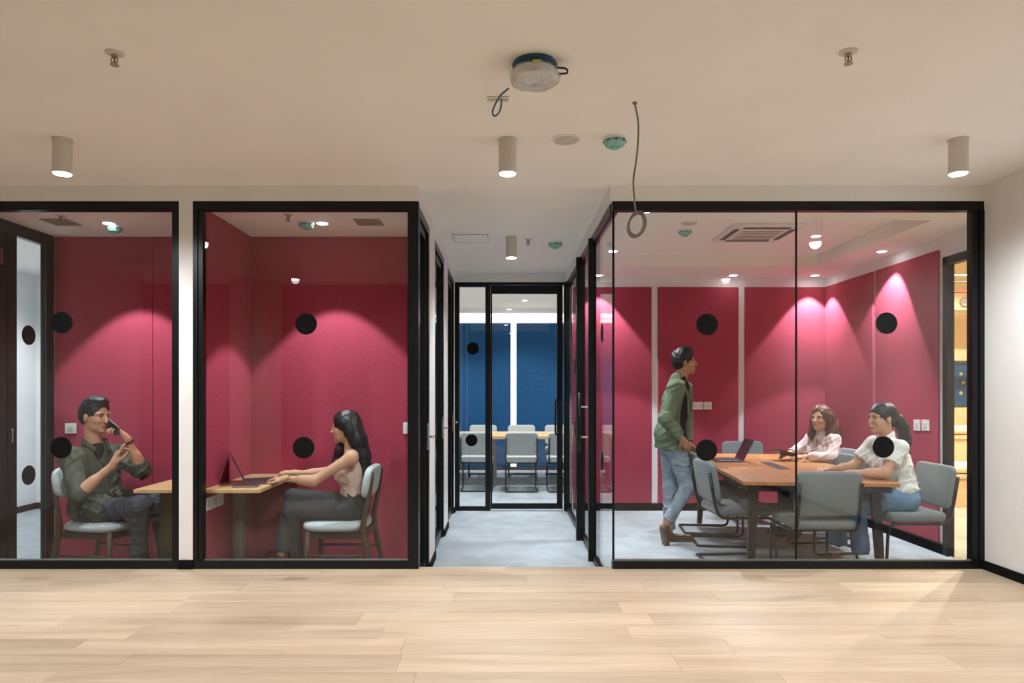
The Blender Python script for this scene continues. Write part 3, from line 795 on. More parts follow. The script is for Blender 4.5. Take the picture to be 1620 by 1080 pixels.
# ceiling cassette of the air conditioning
t = empty('air_conditioner_cassette', (2.25, 6.12, 2.80), 'square ceiling air conditioner cassette in the meeting room', 'air conditioner')
cx, cy, hs = 2.25, 6.12, 0.31
m = MB(); m.bbox(cx - hs, cx + hs, cy - hs, cy + hs, 2.775, 2.80, 0.008, 2); m.build('fascia', 'plastic_white', t)
for (dx, dy, a, b) in ((0, -0.245, .2, .022), (0, .245, .2, .022), (-.245, 0, .022, .2), (.245, 0, .022, .2)):
    box('air_slot', cx + dx - a, cx + dx + a, cy + dy - b, cy + dy + b, 2.770, 2.7752, 'grille_dark', t)
gr = box('intake_grille', cx - 0.185, cx + 0.185, cy - 0.185, cy + 0.185, 2.768, 2.7752, 'plastic_white', t)
for k in range(6):
    yy = cy - 0.16 + k * 0.06
    box('slat', cx - 0.17, cx + 0.17, yy, yy + 0.028, 2.765, 2.7682, 'grille_grey', gr)
# corridor access hatch
t = empty('access_hatch', (-0.35, 6.1, CEIL), 'flush access hatch outline in the corridor ceiling', 'hatch')
box('panel', -0.46, -0.16, 5.90, 6.22, CEIL - 0.003, CEIL, 'ceiling_paint', t)
m = MB()
for a in ((-0.465, -0.155, 6.22, 6.224), (-0.465, -0.155, 5.896, 5.90), (-0.465, -0.461, 5.90, 6.22), (-0.159, -0.155, 5.90, 6.22)):
    m.box(a[0], a[1], a[2], a[3], CEIL - 0.0035, CEIL)
m.build('seam', 'grille_grey', t)
# slot vent near the round device
t = empty('slot_diffuser', (-0.035, 3.17, CEIL), 'small slot vent in the ceiling beside the film wrapped device', 'vent')
box('plate', -0.085, 0.015, 3.14, 3.20, CEIL - 0.004, CEIL, 'plastic_cream', t)
box('slot', -0.078, 0.008, 3.165, 3.175, CEIL - 0.005, CEIL - 0.0038, 'pipe_grey', t)

# film wrapped round device with blue cable
dx, dy = 0.12, 2.83
t = empty('wrapped_ceiling_device', (dx, dy, CEIL), 'round ceiling device wrapped in clear film on a coil of dark blue cable', 'ceiling device')
m = MB(); m.lathe(dx, dy, [(0.084, 0), (0.084, -0.02), (0.07, -0.03)], 36, cz=CEIL); m.build('mounting_base', 'cable_black', t)
m = MB()
for k in range(3):
    zz = CEIL - 0.008 - 0.009 * k; rr = 0.088 - 0.0015 * k
    m.tube([(dx + rr * math.cos(a), dy + rr * math.sin(a), zz) for a in [2 * math.pi * i / 36 for i in range(36)]], 0.0052, 8, closed=True)
m.build('cable_coil', 'cable_blue', t)
m = MB(); m.lathe(dx, dy, [(0.06, -0.028), (0.088, -0.034), (0.092, -0.05), (0.08, -0.066), (0.045, -0.074)], 36, cz=CEIL); m.build('device_body', 'plastic_white', t)
# crumpled film
n, k2 = 48, 9
vs = []; fs = []
for i in range(k2):
    u = i / (k2 - 1)
    rr = [0.090, 0.099, 0.104, 0.105, 0.103, 0.097, 0.082, 0.05, 0.012][i]; zz = [-0.030, -0.036, -0.046, -0.056, -0.066, -0.076, -0.083, -0.087, -0.088][i]
    for j in range(n):
        a = 2 * math.pi * j / n
        w_ = 1 + 0.03 * math.sin(5 * a + 3 * u) + 0.02 * math.sin(13 * a + 9 * u) + random.uniform(-.012, .012)
        vs.append((dx + rr * w_ * math.cos(a), dy + rr * w_ * math.sin(a), CEIL + zz + random.uniform(-.0015, .0015)))
for i in range(k2 - 1):
    for j in range(n): fs.append((i * n + j, i * n + (j + 1) % n, (i + 1) * n + (j + 1) % n, (i + 1) * n + j))
m = MB(); m.add(vs, fs, True); m.build('film_wrap', 'clear_film', t)
box('tag', dx - 0.012, dx + 0.024, dy - 0.094, dy - 0.091, CEIL - 0.036, CEIL - 0.028, 'yellow_tag', t)
m = MB(); m.tube(spline([(dx + 0.075, dy - 0.03, CEIL - 0.03), (dx + 0.125, dy - 0.03, CEIL - 0.034), (dx + 0.132, dy - 0.025, CEIL - 0.05), (dx + 0.10, dy - 0.03, CEIL - 0.056)], 8), 0.004, 8)
m.build('cable_loop', 'cable_black', t)
def up(px, py, Y): return ((px - 800) * Y / FPX, Y, CAMZ - (py - 619) * Y / FPX)
m = MB(); m.tube(spline([up(804, 140, 2.80), up(791, 152, 2.88), up(783, 166, 2.95), up(779, 178, 3.0), up(783, 183.5, 3.03), up(790, 177, 3.07), up(793, 166, 3.12), (-0.02, 3.17, CEIL - 0.002)], 8), 0.0038, 8)
m.build('cable_tail', 'cable_blue', t)

# hanging grey cable with coil
cyy = 3.21
t = empty('hanging_cable', (0.607, cyy, CEIL), 'grey cable hanging from the ceiling and ending in a coil', 'cable')
MB().lathe(0.607, cyy, [(0.012, 0), (0.010, -0.006), (0.006, -0.01)], 16, cz=CEIL).build('gland', 'cable_grey', t)
m = MB(); m.tube(spline([up(1004, 163, cyy), up(1008, 182, cyy), up(1010, 200, cyy), up(1009, 230, cyy), up(1006, 258, cyy), up(1002, 285, cyy), up(1003, 310, cyy), up(1006, 335, cyy)], 8), 0.0042, 8)
m.build('cable_run', 'cable_grey', t)
c0 = Vector(up(1007, 355, cyy)); m = MB(); pts = []
for i in range(5 * 26):
    a = 2 * math.pi * i / 26; k = i / 26.0
    rx, rz = 0.037 + 0.004 * math.sin(k * 2.1), 0.056 + 0.004 * math.cos(k * 1.7)
    q = Vector((rx * math.cos(a + 1.3), 0.006 * math.sin(k * 3 + a) + 0.012 * (k / 5 - .5), rz * math.sin(a + 1.3)))
    q = Matrix.Rotation(math.radians(14), 3, 'Y') @ q
    pts.append(c0 + q + Vector((0.003 * math.sin(k * 5), 0, 0.003 * math.cos(k * 4))))
m.tube(pts, 0.0042, 7); m.build('cable_coil', 'cable_grey', t)

# ------------------------------------------------------------------ switch plates and sockets
def plate(name, x0, x1, y0, y1, z0, z1, label, axis, sub=1):
    t = empty(name, ((x0 + x1) / 2, (y0 + y1) / 2, z0), label, 'switch' if 'switch' in name else 'socket', 'wall plates')
    MB().bbox(x0, x1, y0, y1, z0, z1, 0.0025, 2).build('plate', 'plastic_white', t)
    for k in range(sub):
        if axis == 'y':
            w = (x1 - x0) / sub; a = x0 + k * w
            MB().bbox(a + w * .28, a + w * .72, y0 - 0.004, y0 + 0.002, z0 + (z1 - z0) * .25, z1 - (z1 - z0) * .25, 0.0015, 1).build('rocker', 'plastic_cream', t)
        else:
            w = (y1 - y0) / sub; a = y0 + k * w
            s_ = -1 if axis == '-x' else 1
            xx = x0 if s_ < 0 else x1
            MB().bbox(xx - 0.004, xx + 0.004, a + w * .28, a + w * .72, z0 + (z1 - z0) * .25, z1 - (z1 - z0) * .25, 0.0015, 1).build('rocker', 'plastic_cream', t)
def bxp(px, Y): return (px - 800) * Y / FPX
def bzp(py, Y): return CAMZ - (py - 619) * Y / FPX
plate('light_switch', bxp(104, BB), bxp(121.5, BB), BB - 0.012, BB, bzp(685.5, BB), bzp(669, BB), 'square white switch on the red wall beside the phoning man', 'y')
plate('light_switch', bxp(638, BB), bxp(656, BB), BB - 0.012, BB, bzp(686, BB), bzp(668, BB), 'square white switch on the red wall behind the typing woman', 'y')
B2 = BACK - 0.02
plate('wall_socket', bxp(1096, B2), bxp(1112, B2), B2 - 0.012, B2, bzp(647.5, B2), bzp(635.5, B2), 'wider white wall plate behind the standing man', 'y', 2)
plate('wall_socket', bxp(1113.5, B2), bxp(1125.5, B2), B2 - 0.012, B2, bzp(647.5, B2), bzp(635.5, B2), 'smaller white wall plate at right behind the standing man', 'y')
M2 = MX - 0.02
for pa, pb, l in ((1447, 1457, 'left one of two white switches on the right red wall'), (1460, 1471, 'right one of two white switches on the right red wall')):
    yb, ya = M2 * FPX / (pa - 800), M2 * FPX / (pb - 800)
    Y = (ya + yb) / 2
    plate('light_switch', M2 - 0.012, M2, ya, yb, CAMZ - (681 - 619) * Y / FPX, CAMZ - (664 - 619) * Y / FPX, l, '-x')
for (ya, yb), l in (((4.64, 4.80), 'larger white socket plate under the desk of the typing woman'), ((4.82, 4.93), 'smaller white socket plate under the desk of the typing woman')):
    plate('wall_socket', PR + 0.018, PR + 0.028, ya, yb, 0.555, 0.645, l, '+x', 2)

# ------------------------------------------------------------------ furniture
DESK_Z = 0.71
t = empty('booth_desk', (-2.33, 5.02, 0), 'pale wood wall desk in front of the phoning man', 'desk', 'booth desks')
MB().bbox(-2.51, PL - 0.02, 4.60, BB - 0.005, DESK_Z - 0.026, DESK_Z, 0.003, 1).build('desk_top', 'desk_wood', t)
box('leg', -2.50, -2.40, 4.93, 5.0, 0, DESK_Z - 0.03, 'chair_wood', t)
box('support_plate', -2.5, PL - 0.03, 4.66, 5.40, DESK_Z - 0.034, DESK_Z - 0.026, 'tube_black', t)
t = empty('booth_desk', (-1.85, 5.02, 0), 'pale wood wall desk carrying the laptop of the typing woman', 'desk', 'booth desks')
MB().bbox(PR + 0.02, -1.66, 4.60, BB - 0.005, DESK_Z - 0.026, DESK_Z, 0.003, 1).build('desk_top', 'desk_wood', t)
box('leg', -2.0, -1.93, 5.0, 5.07, 0, DESK_Z - 0.03, 'leg_grey', t)
box('support_plate', PR + 0.03, -1.68, 4.66, 5.40, DESK_Z - 0.034, DESK_Z - 0.026, 'tube_black', t)

# wooden chair with pale pads (local: faces +x, origin on floor under the seat centre)
def pad(name, parent, sx, sy, sz, mtl, M, power=3.2, rings=10, seg=36):
    """soft rounded pad (superellipsoid) with half sizes sx, sy, sz"""
    vs = []; fs = []
    def sp(c, e): return math.copysign(abs(c) ** e, c)
    e1, e2 = 0.45, 2.0 / power
    for i in range(rings + 1):
        ph = -math.pi / 2 + math.pi * i / rings
        for k in range(seg):
            th = 2 * math.pi * k / seg
            vs.append(M @ Vector((sx * sp(math.cos(ph), e1) * sp(math.cos(th), e2), sy * sp(math.cos(ph), e1) * sp(math.sin(th), e2), sz * sp(math.sin(ph), e1 * 1.4))))
    for i in range(rings):
        for k in range(seg): fs.append((i * seg + k, i * seg + (k + 1) % seg, (i + 1) * seg + (k + 1) % seg, (i + 1) * seg + k))
    m = MB(); m.add(vs, fs, True)
    return m.build(name, mtl, parent)

def wood_chair(label):
    t = empty('wooden_chair', (0, 0, 0), label, 'chair', 'wooden booth chairs')
    pad('seat', t, 0.235, 0.235, 0.038, 'fabric_pale', Matrix.Translation((0, 0, 0.405)))
    R = Matrix.Translation((-0.245, 0, 0.715)) @ Matrix.Rotation(math.radians(-10), 4, 'Y')
    pad('backrest', t, 0.034, 0.225, 0.115, 'fabric_pale', R, 4.0)
    for s in (-1, 1):
        m = MB(); m.tube([(0.17, 0.17 * s, 0.375), (0.195, 0.195 * s, 0.0)], [0.021, 0.013], 10); m.build('leg', 'chair_wood', t)
        m = MB(); m.tube(spline([(-0.285, 0.175 * s, 0.80), (-0.262, 0.185 * s, 0.62), (-0.225, 0.195 * s, 0.40), (-0.27, 0.20 * s, 0.15), (-0.305, 0.205 * s, 0.0)], 5),
                         [0.012] + [0.017] * 8 + [0.022] * 6 + [0.018] * 5 + [0.013], 10); m.build('leg', 'chair_wood', t)
        m = MB(); m.bbox(-0.22, 0.17, 0.168 * s - 0.011, 0.168 * s + 0.011, 0.318, 0.366, 0.004, 1); m.build('rail', 'chair_wood', t)
    MB().bbox(0.152, 0.176, -0.16, 0.16, 0.318, 0.366, 0.004, 1).build('rail', 'chair_wood', t)
    MB().bbox(-0.235, -0.213, -0.18, 0.18, 0.318, 0.366, 0.004, 1).build('rail', 'chair_wood', t)
    MB().tube([(-0.245, -0.19, 0.20), (0.183, -0.182, 0.20)], 0.010, 8).build('stretcher', 'chair_wood', t)
    MB().tube([(-0.245, 0.19, 0.20), (0.183, 0.182, 0.20)], 0.010, 8).build('stretcher', 'chair_wood', t)
    return t
c = wood_chair('wooden chair with pale pads under the typing woman')
c2 = copy_tree(c); c2['label'] = 'wooden chair with pale pads under the phoning man'
c.location = (-1.235, 5.04, 0); c.rotation_euler = (0, 0, math.pi)
c2.location = (-2.93, 5.02, 0); c2.rotation_euler = (0, 0, math.radians(-12))

# cantilever chair (local: faces +x, origin on floor under the seat centre)
def slab_pad(m, w, h, t, R, r, M, n=6, q=4):
    """rounded cushion slab: w (local y) x h (local z or x) with corner radius R, thickness t with edge radius r"""
    def ring(ins, d):
        out = []; hw, hh, rr = w / 2 - ins, h / 2 - ins, max(R - ins, 0.004)
        for cx_, cy_, a0 in ((1, 1, 0), (-1, 1, 90), (-1, -1, 180), (1, -1, 270)):
            for i in range(n + 1):
                a = math.radians(a0 + 90 * i / n)
                out.append(M @ Vector((d, cx_ * (hw - rr) + rr * math.cos(a), cy_ * (hh - rr) + rr * math.sin(a))))
        return out
    rings = []
    for i in range(q + 1):
        a = math.pi / 2 * i / q; rings.append(ring(r * (1 - math.sin(a)), -t / 2 + r * (1 - math.cos(a))))
    for i in range(q, -1, -1):
        a = math.pi / 2 * i / q; rings.append(ring(r * (1 - math.sin(a)), t / 2 - r * (1 - math.cos(a))))
    k = len(rings[0]); vs = [v for g in rings for v in g]; fs = []
    for i in range(len(rings) - 1):
        for j in range(k): fs.append((i * k + j, i * k + (j + 1) % k, (i + 1) * k + (j + 1) % k, (i + 1) * k + j))
    fs.append(tuple(range(k - 1, -1, -1))); fs.append(tuple((len(rings) - 1) * k + j for j in range(k)))
    m.add(vs, fs, True); return m

def cantilever(label, fabric, group):
    t = empty('cantilever_chair', (0, 0, 0), label, 'chair', group)
    w = 0.225; r = 0.0115
    slab_pad(MB(), 2 * w, 0.46, 0.072, 0.06, 0.028, Matrix.Translation((0, 0, 0.439)) @ Matrix.Rotation(math.radians(90), 4, 'Y')).build('seat', fabric, t)
    M = Matrix.Translation((-0.245, 0, 0.655)) @ Matrix.Rotation(math.radians(-9), 4, 'Y')
    slab_pad(MB(), 2 * w, 0.32, 0.052, 0.055, 0.020, M @ Matrix.Translation((0, 0, 0.005))).build('backrest', fabric, t)
    ys = w - 0.012
    for s in (-1, 1):
        pts = fillet([(-0.298, ys * s, 0.74), (-0.262, ys * s, 0.52), (-0.225, ys * s, 0.39), (0.215, ys * s, 0.39), (0.235, ys * s, r), (-0.24, ys * s, r)], 0.06, 5)
        MB().tube(pts, r, 10).build('side_tube', 'tube_black', t)
    MB().tube(fillet([(-0.225, -ys, r), (-0.255, -ys, r), (-0.255, ys, r), (-0.225, ys, r)], 0.03, 4), r, 10).build('floor_bar', 'tube_black', t)
    MB().tube([(0.15, -ys, 0.393), (0.15, ys, 0.393)], 0.009, 8).build('cross_bar', 'tube_black', t)
    MB().tube([(-0.18, -ys, 0.393), (-0.18, ys, 0.393)], 0.009, 8).build('cross_bar', 'tube_black', t)
    return t
G = 'grey cantilever chairs around the meeting table'
proto = cantilever('grey cantilever chair with its back to the glass front', 'fabric_grey', G)
seats = [(2.235, 4.98, 90, None),
         (1.86, 5.50, 3, 'nearest grey cantilever chair on the left of the meeting table'),
         (1.97, 6.20, -6, 'grey cantilever chair the standing man rests a hand on'),
         (2.00, 6.735, -6, 'farthest grey cantilever chair on the left of the meeting table'),
         (2.63, 7.33, -90, 'grey cantilever chair at the far end of the meeting table'),
         (3.04, 5.25, 180, 'grey cantilever chair the woman in white top sits on'),
         (2.78, 5.93, 186, 'empty grey cantilever chair between the two seated women'),
         (3.07, 6.53, 183, 'grey cantilever chair the woman in pink blouse sits on')]
for i, (x, y, a, l) in enumerate(seats):
    o = proto if i == 0 else copy_tree(proto)
    o.location = (x, y, 0); o.rotation_euler = (0, 0, math.radians(a))
    if l: o['label'] = l
G = 'pale cantilever chairs in the far blue room'
far = cantilever('pale cantilever chair nearest the side light in the far room', 'fabric_light', G)
fs_ = [(-0.40, 9.55, 90, None), (0.215, 9.50, 90, 'pale cantilever chair in the middle of the near row in the far room'),
       (0.80, 9.50, 90, 'pale cantilever chair at the right of the near row in the far room'),
       (-0.98, 11.0, -90, 'pale cantilever chair at the far left behind the blue room table'),
       (-0.37, 11.0, -90, 'pale cantilever chair behind the table seen through the side light'),
       (0.26, 11.0, -90, 'pale cantilever chair behind the table in front of the bright strip'),
       (0.87, 11.0, -90, 'pale cantilever chair behind the table at right in the blue room')]
for i, (x, y, a, l) in enumerate(fs_):
    o = far if i == 0 else copy_tree(far)
    o.location = (x, y, 0); o.rotation_euler = (0, 0, math.radians(a))
    if l: o['label'] = l

# blue room table
t = empty('conference_table', (0.2, 10.3, 0), 'light wood conference table in the far blue room', 'table')
MB().bbox(-1.3, 1.7, 9.72, 10.85, 0.69, 0.735, 0.004, 1).build('table_top', 'desk_wood', t)
for x in (-0.20, 1.2):
    box('leg', x - 0.06, x + 0.06, 9.85, 10.0, 0, 0.69, 'leg_grey', t); box('leg', x - 0.06, x + 0.06, 10.55, 10.7, 0, 0.69, 'leg_grey', t)

# meeting table, turned five degrees
TZ = 0.72
t = empty('meeting_table', (0, 0, 0), 'long wooden meeting table on black slanted legs', 'table')
MB().bbox(-0.54, 0.54, -1.13, 1.13, TZ - 0.028, TZ, 0.003, 1).build('table_top', 'table_wood', t)
m = MB()
for a in ((-.5, .5, -1.09, -1.05), (-.5, .5, 1.05, 1.09), (-.5, -.46, -1.05, 1.05), (.46, .5, -1.05, 1.05)): m.box(a[0], a[1], a[2], a[3], TZ - 0.075, TZ - 0.028)
m.build('under_frame', 'tube_black', t)
for sx in (-1, 1):
    for sy in (-1, 1):
        m = MB(); xx, yy = 0.43 * sx, 0.98 * sy
        m.box(-0.03, 0.03, -0.022, 0.022, 0, 1)
        m.v = [(xx + v[0] * (1.15 if v[2] > .5 else 0.75) + (0.0 if v[2] > .5 else 0.03 * sx), yy + v[1] + (0 if v[2] > .5 else 0.03 * sy), v[2] * (TZ - 0.075)) for v in m.v]
        m.build('leg', 'tube_black', t)
slot = box('cable_port', -0.05, 0.05, -0.30, 0.28, TZ - 0.001, TZ + 0.002, 'laptop_keys', t); slot['label'] = 'dark cable port strip'
t.location = (2.36, 6.0, 0); t.rotation_euler = (0, 0, math.radians(-5.5))

# laptops and small things (local: keyboard towards -x... screen hinge at +x side)
def laptop(label):
    t = empty('laptop', (0, 0, 0), label, 'laptop', 'open laptops')
    MB().bbox(-0.11, 0.11, -0.155, 0.155, 0, 0.014, 0.004, 2).build('base', 'laptop_metal', t)
    kb = box('keyboard', -0.035, 0.095, -0.14, 0.14, 0.0138, 0.0150, 'laptop_keys', t)
    box('touchpad', -0.098, -0.045, -0.045, 0.045, 0.0138, 0.0145, 'laptop_keys', t)
    M = Matrix.Translation((0.112, 0, 0.012)) @ Matrix.Rotation(math.radians(25), 4, 'Y')
    lid = MB().bbox(-0.004, 0.004, -0.155, 0.155, 0, 0.215, 0.003, 1, M).build('lid', 'laptop_metal', t)
    MB().bbox(-0.0052, -0.0038, -0.145, 0.145, 0.012, 0.205, 0.0005, 1, M).build('display', 'screen', lid)
    return t
l1 = laptop('open dark laptop at the far left of the meeting table')
l2 = copy_tree(l1); l2['label'] = 'open dark laptop the woman in the booth types on'
l1.location = (2.07, 6.42, TZ + 0.001); l1.rotation_euler = (0, 0, math.radians(-5)); l1.scale = (1.08, 1.0, 1.0)
l2.location = (-1.785, 4.98, DESK_Z + 0.001); l2.rotation_euler = (0, 0, math.radians(203))
t = empty('notebook', (-1.79, 4.74, DESK_Z), 'thin closed notebook lying in front of the booth laptop', 'notebook')
M = Matrix.Translation((-1.80, 4.735, DESK_Z + 0.001)) @ Matrix.Rotation(math.radians(8), 4, 'Z')
MB().bbox(-0.085, 0.085, -0.05, 0.05, 0.0, 0.003, 0.001, 1, M).build('cover', 'laptop_metal', t)
MB().bbox(-0.082, 0.083, -0.048, 0.048, 0.003, 0.009, 0.001, 1, M).build('pages', 'paper_grey', t)
MB().bbox(-0.085, 0.085, -0.05, 0.05, 0.009, 0.012, 0.001, 1, M).build('cover', 'laptop_metal', t)

# lounge furniture
t = empty('tiered_bench', (5.6, 8.4, 0), 'two-step wooden bleacher bench in the lounge', 'bench')
box('plinth', 4.4, 7.4, 8.06, 8.6, 0.0, 0.345, 'bench_wood', t); box('seat', 4.4, 7.4, 8.04, 8.6, 0.345, 0.385, 'bench_wood', t)
box('riser', 4.4, 7.4, 8.56, 9.2, 0.385, 0.775, 'bench_wood', t); box('seat', 4.4, 7.4, 8.54, 9.2, 0.775, 0.815, 'bench_wood', t)
box('back_panel', 4.4, 7.4, 9.2, 9.3, 0.775, 1.15, 'bench_wood', t)
t = empty('seat_cushion', (5.5, 8.3, 0.386), 'long beige cushion on the lower step of the lounge bench', 'cushion', 'bench cushions')
pad('pad', t, 0.62, 0.22, 0.062, 'cushion', Matrix.Translation((5.55, 8.31, 0.386 + 0.063)), 5)
t = empty('seat_cushion', (5.8, 8.8, 0.816), 'long beige cushion on the upper step of the lounge bench', 'cushion', 'bench cushions')
pad('pad', t, 0.62, 0.2, 0.058, 'cushion', Matrix.Translation((5.8, 8.82, 0.816 + 0.059)), 5)
t = empty('wall_picture', (6.15, 9.57, 1.17), 'blue picture with scattered yellow blots in a dark frame', 'picture')
box('canvas', 5.4, 6.9, 9.575, 9.6, 1.18, 1.76, 'picture_print', t)
m = MB()
for a in ((5.37, 6.93, 1.14, 1.18), (5.37, 6.93, 1.76, 1.80), (5.37, 5.40, 1.18, 1.76), (6.90, 6.93, 1.18, 1.76)): m.box(a[0], a[1], 9.56, 9.6, a[2], a[3])
m.build('frame', 'dark_line', t)
FXX, FZZ, FR = 5.975, 2.53, 0.055
t = empty('round_wall_fitting', (FXX, 8.88, FZZ - FR), 'small round ring shaped fitting on the lounge beam', 'wall fitting')
MB().tube([(FXX + FR * math.cos(a), 8.885, FZZ + FR * math.sin(a)) for a in [2 * math.pi * i / 30 for i in range(30)]], 0.009, 8, closed=True).build('ring', 'pipe_grey', t)
MB().lathe(FXX, 8.885, [(FR - 0.004, 0), (FR - 0.006, 0.015)], 28, 'y', cz=FZZ).build('face', 'plastic_cream', t)
m = MB()
for k in range(4):
    a = k * math.pi / 4; m.tube([(FXX - 0.05 * math.cos(a), 8.882, FZZ - 0.05 * math.sin(a)), (FXX + 0.05 * math.cos(a), 8.882, FZZ + 0.05 * math.sin(a))], 0.002, 6)
m.build('guard', 'pipe_grey', t)
tag(MB().tube([(4.2, 8.55, 2.63), (8.4, 8.55, 2.60)], 0.014, 10).build('red_pipe', 'pipe_red'), 'red sprinkler main under the lounge ceiling', 'pipe')
tag(MB().tube([(4.2, 8.2, 2.68), (8.4, 8.2, 2.68)], 0.010, 10).build('conduit_pipe', 'pipe_grey'), 'lower grey conduit under the lounge ceiling', 'pipe')
tag(MB().tube([(4.2, 8.1, 2.745), (8.4, 8.1, 2.745)], 0.014, 10).build('conduit_pipe', 'pipe_grey'), 'upper grey conduit under the lounge ceiling', 'pipe')

# ------------------------------------------------------------------ people: smooth-blended solid modelling
def _n(v): v = np.asarray(v, float); return v / np.linalg.norm(v)

class Blob:
    """one continuous surface from blended tapered limbs and ellipsoids (smooth union on a grid)"""
    def __init__(s, vox=0.005, k=0.03): s.p = []; s.vox = vox; s.k = k
    def cone(s, a, b, ra, rb, k=None, op='+', cut=None):
        s.p.append(('c', np.array(a, float), np.array(b, float), ra, rb, s.k if k is None else k, op, cut)); return s
    def chain(s, pts, rs, k=None):
        for i in range(len(pts) - 1): s.cone(pts[i], pts[i + 1], rs[i], rs[i + 1], k)
        return s
    def ell(s, c, r, R=None, k=None, op='+'):
        s.p.append(('e', np.array(c, float), np.array(r, float), np.eye(3) if R is None else np.array(R, float), None, s.k if k is None else k, op, None)); return s
    def clip(s, point, normal, radius):
        """remove what lies beyond the plane, within a radius of the point"""
        s.p.append(('h', np.array(point, float), _n(normal), radius, None, 0.004, '-', None)); return s
    def _bb(s, p):
        if p[0] == 'c':
            r = max(p[3], p[4]); return np.minimum(p[1], p[2]) - r, np.maximum(p[1], p[2]) + r
        if p[0] == 'e':
            r = np.sqrt(((p[3] * p[2][None, :]) ** 2).sum(1)); return p[1] - r, p[1] + r
        return p[1] - p[3], p[1] + p[3]
    def eval(s, p, X):
        if p[0] == 'c':
            a, b, ra, rb = p[1:5]; ba = b - a; L2 = ba @ ba + 1e-12
            pa = X - a
            h = np.clip((pa @ ba) / L2, 0, 1)
            d = np.sqrt(((pa - h[..., None] * ba) ** 2).sum(-1)) - (ra + (rb - ra) * h)
            if p[7]: d = np.maximum(d, (X - b) @ (ba / math.sqrt(L2)))
            return d
        if p[0] == 'e':
            q = (X - p[1]) @ p[3]
            k0 = np.sqrt(((q / p[2]) ** 2).sum(-1)); k1 = np.sqrt(((q / p[2] ** 2) ** 2).sum(-1)) + 1e-9
            return k0 * (k0 - 1) / k1
        d = -((X - p[1]) @ p[2])
        return np.maximum(d, np.sqrt(((X - p[1]) ** 2).sum(-1)) - p[3])
    def field(s, fold=0.0, seed=0, strand=False):
        pad = 0.05
        lo = np.min([s._bb(p)[0] for p in s.p if p[6] == '+'], 0) - 0.03
        hi = np.max([s._bb(p)[1] for p in s.p if p[6] == '+'], 0) + 0.03
        n = np.ceil((hi - lo) / s.vox).astype(int) + 1
        f = np.full(n, 0.05, dtype=np.float32)
        ax = [lo[i] + np.arange(n[i]) * s.vox for i in range(3)]
        folded = not fold
        for p in s.p + [None]:
            if not folded and (p is None or p[0] == 'h'):
                s.creases(f, ax, fold, seed, strand); folded = True
            if p is None: break
            a, b = s._bb(p)
            i0 = np.clip(np.floor((a - pad - lo) / s.vox).astype(int), 0, n - 1)
            i1 = np.clip(np.ceil((b + pad - lo) / s.vox).astype(int) + 1, 1, n)
            if np.any(i1 <= i0): continue
            sl = tuple(slice(i0[i], i1[i]) for i in range(3))
            X = np.stack(np.meshgrid(ax[0][sl[0]], ax[1][sl[1]], ax[2][sl[2]], indexing='ij'), -1)
            d = s.eval(p, X); g = f[sl]; k = p[5]
            if p[6] == '+':
                h = np.maximum(k - np.abs(d - g), 0) / k
                f[sl] = np.minimum(d, g) - h * h * k * 0.25
            else:
                d2 = -d
                h = np.maximum(k - np.abs(d2 - g), 0) / k
                f[sl] = np.maximum(d2, g) + h * h * k * 0.25
        return f, lo
    def creases(s, f, ax, fold, seed, strand):
        r = np.random.default_rng(seed)
        gx, gy, gz = np.meshgrid(*ax, indexing='ij', sparse=True)
        for _ in range(6):
            w = r.normal(size=3)
            if strand: w[2] *= 0.12
            w = w / np.linalg.norm(w) * (r.uniform(45, 90) if strand else r.uniform(30, 60)); ph = r.uniform(0, 6.28)
            w2 = r.normal(size=3) * 10; w3 = r.normal(size=3) * 12
            wave = np.sin(w[0] * gx + w[1] * gy + w[2] * gz + ph + 1.4 * np.sin(w2[0] * gx + w2[1] * gy + w2[2] * gz))
            mask = np.clip(np.sin(w3[0] * gx + w3[1] * gy + w3[2] * gz + ph) + 0.3, 0, 1)
            f -= (fold * mask * (1 - np.abs(wave)) ** 2).astype(np.float32)        # thin raised creases
    def build(s, name, material, parent, fold=0.0, seed=0):
        f, lo = s.field(fold, seed, name == 'hair')
        V, F = surface_nets(f, lo, s.vox)
        return arr_obj(name, V, F, material, parent, smooth=True)

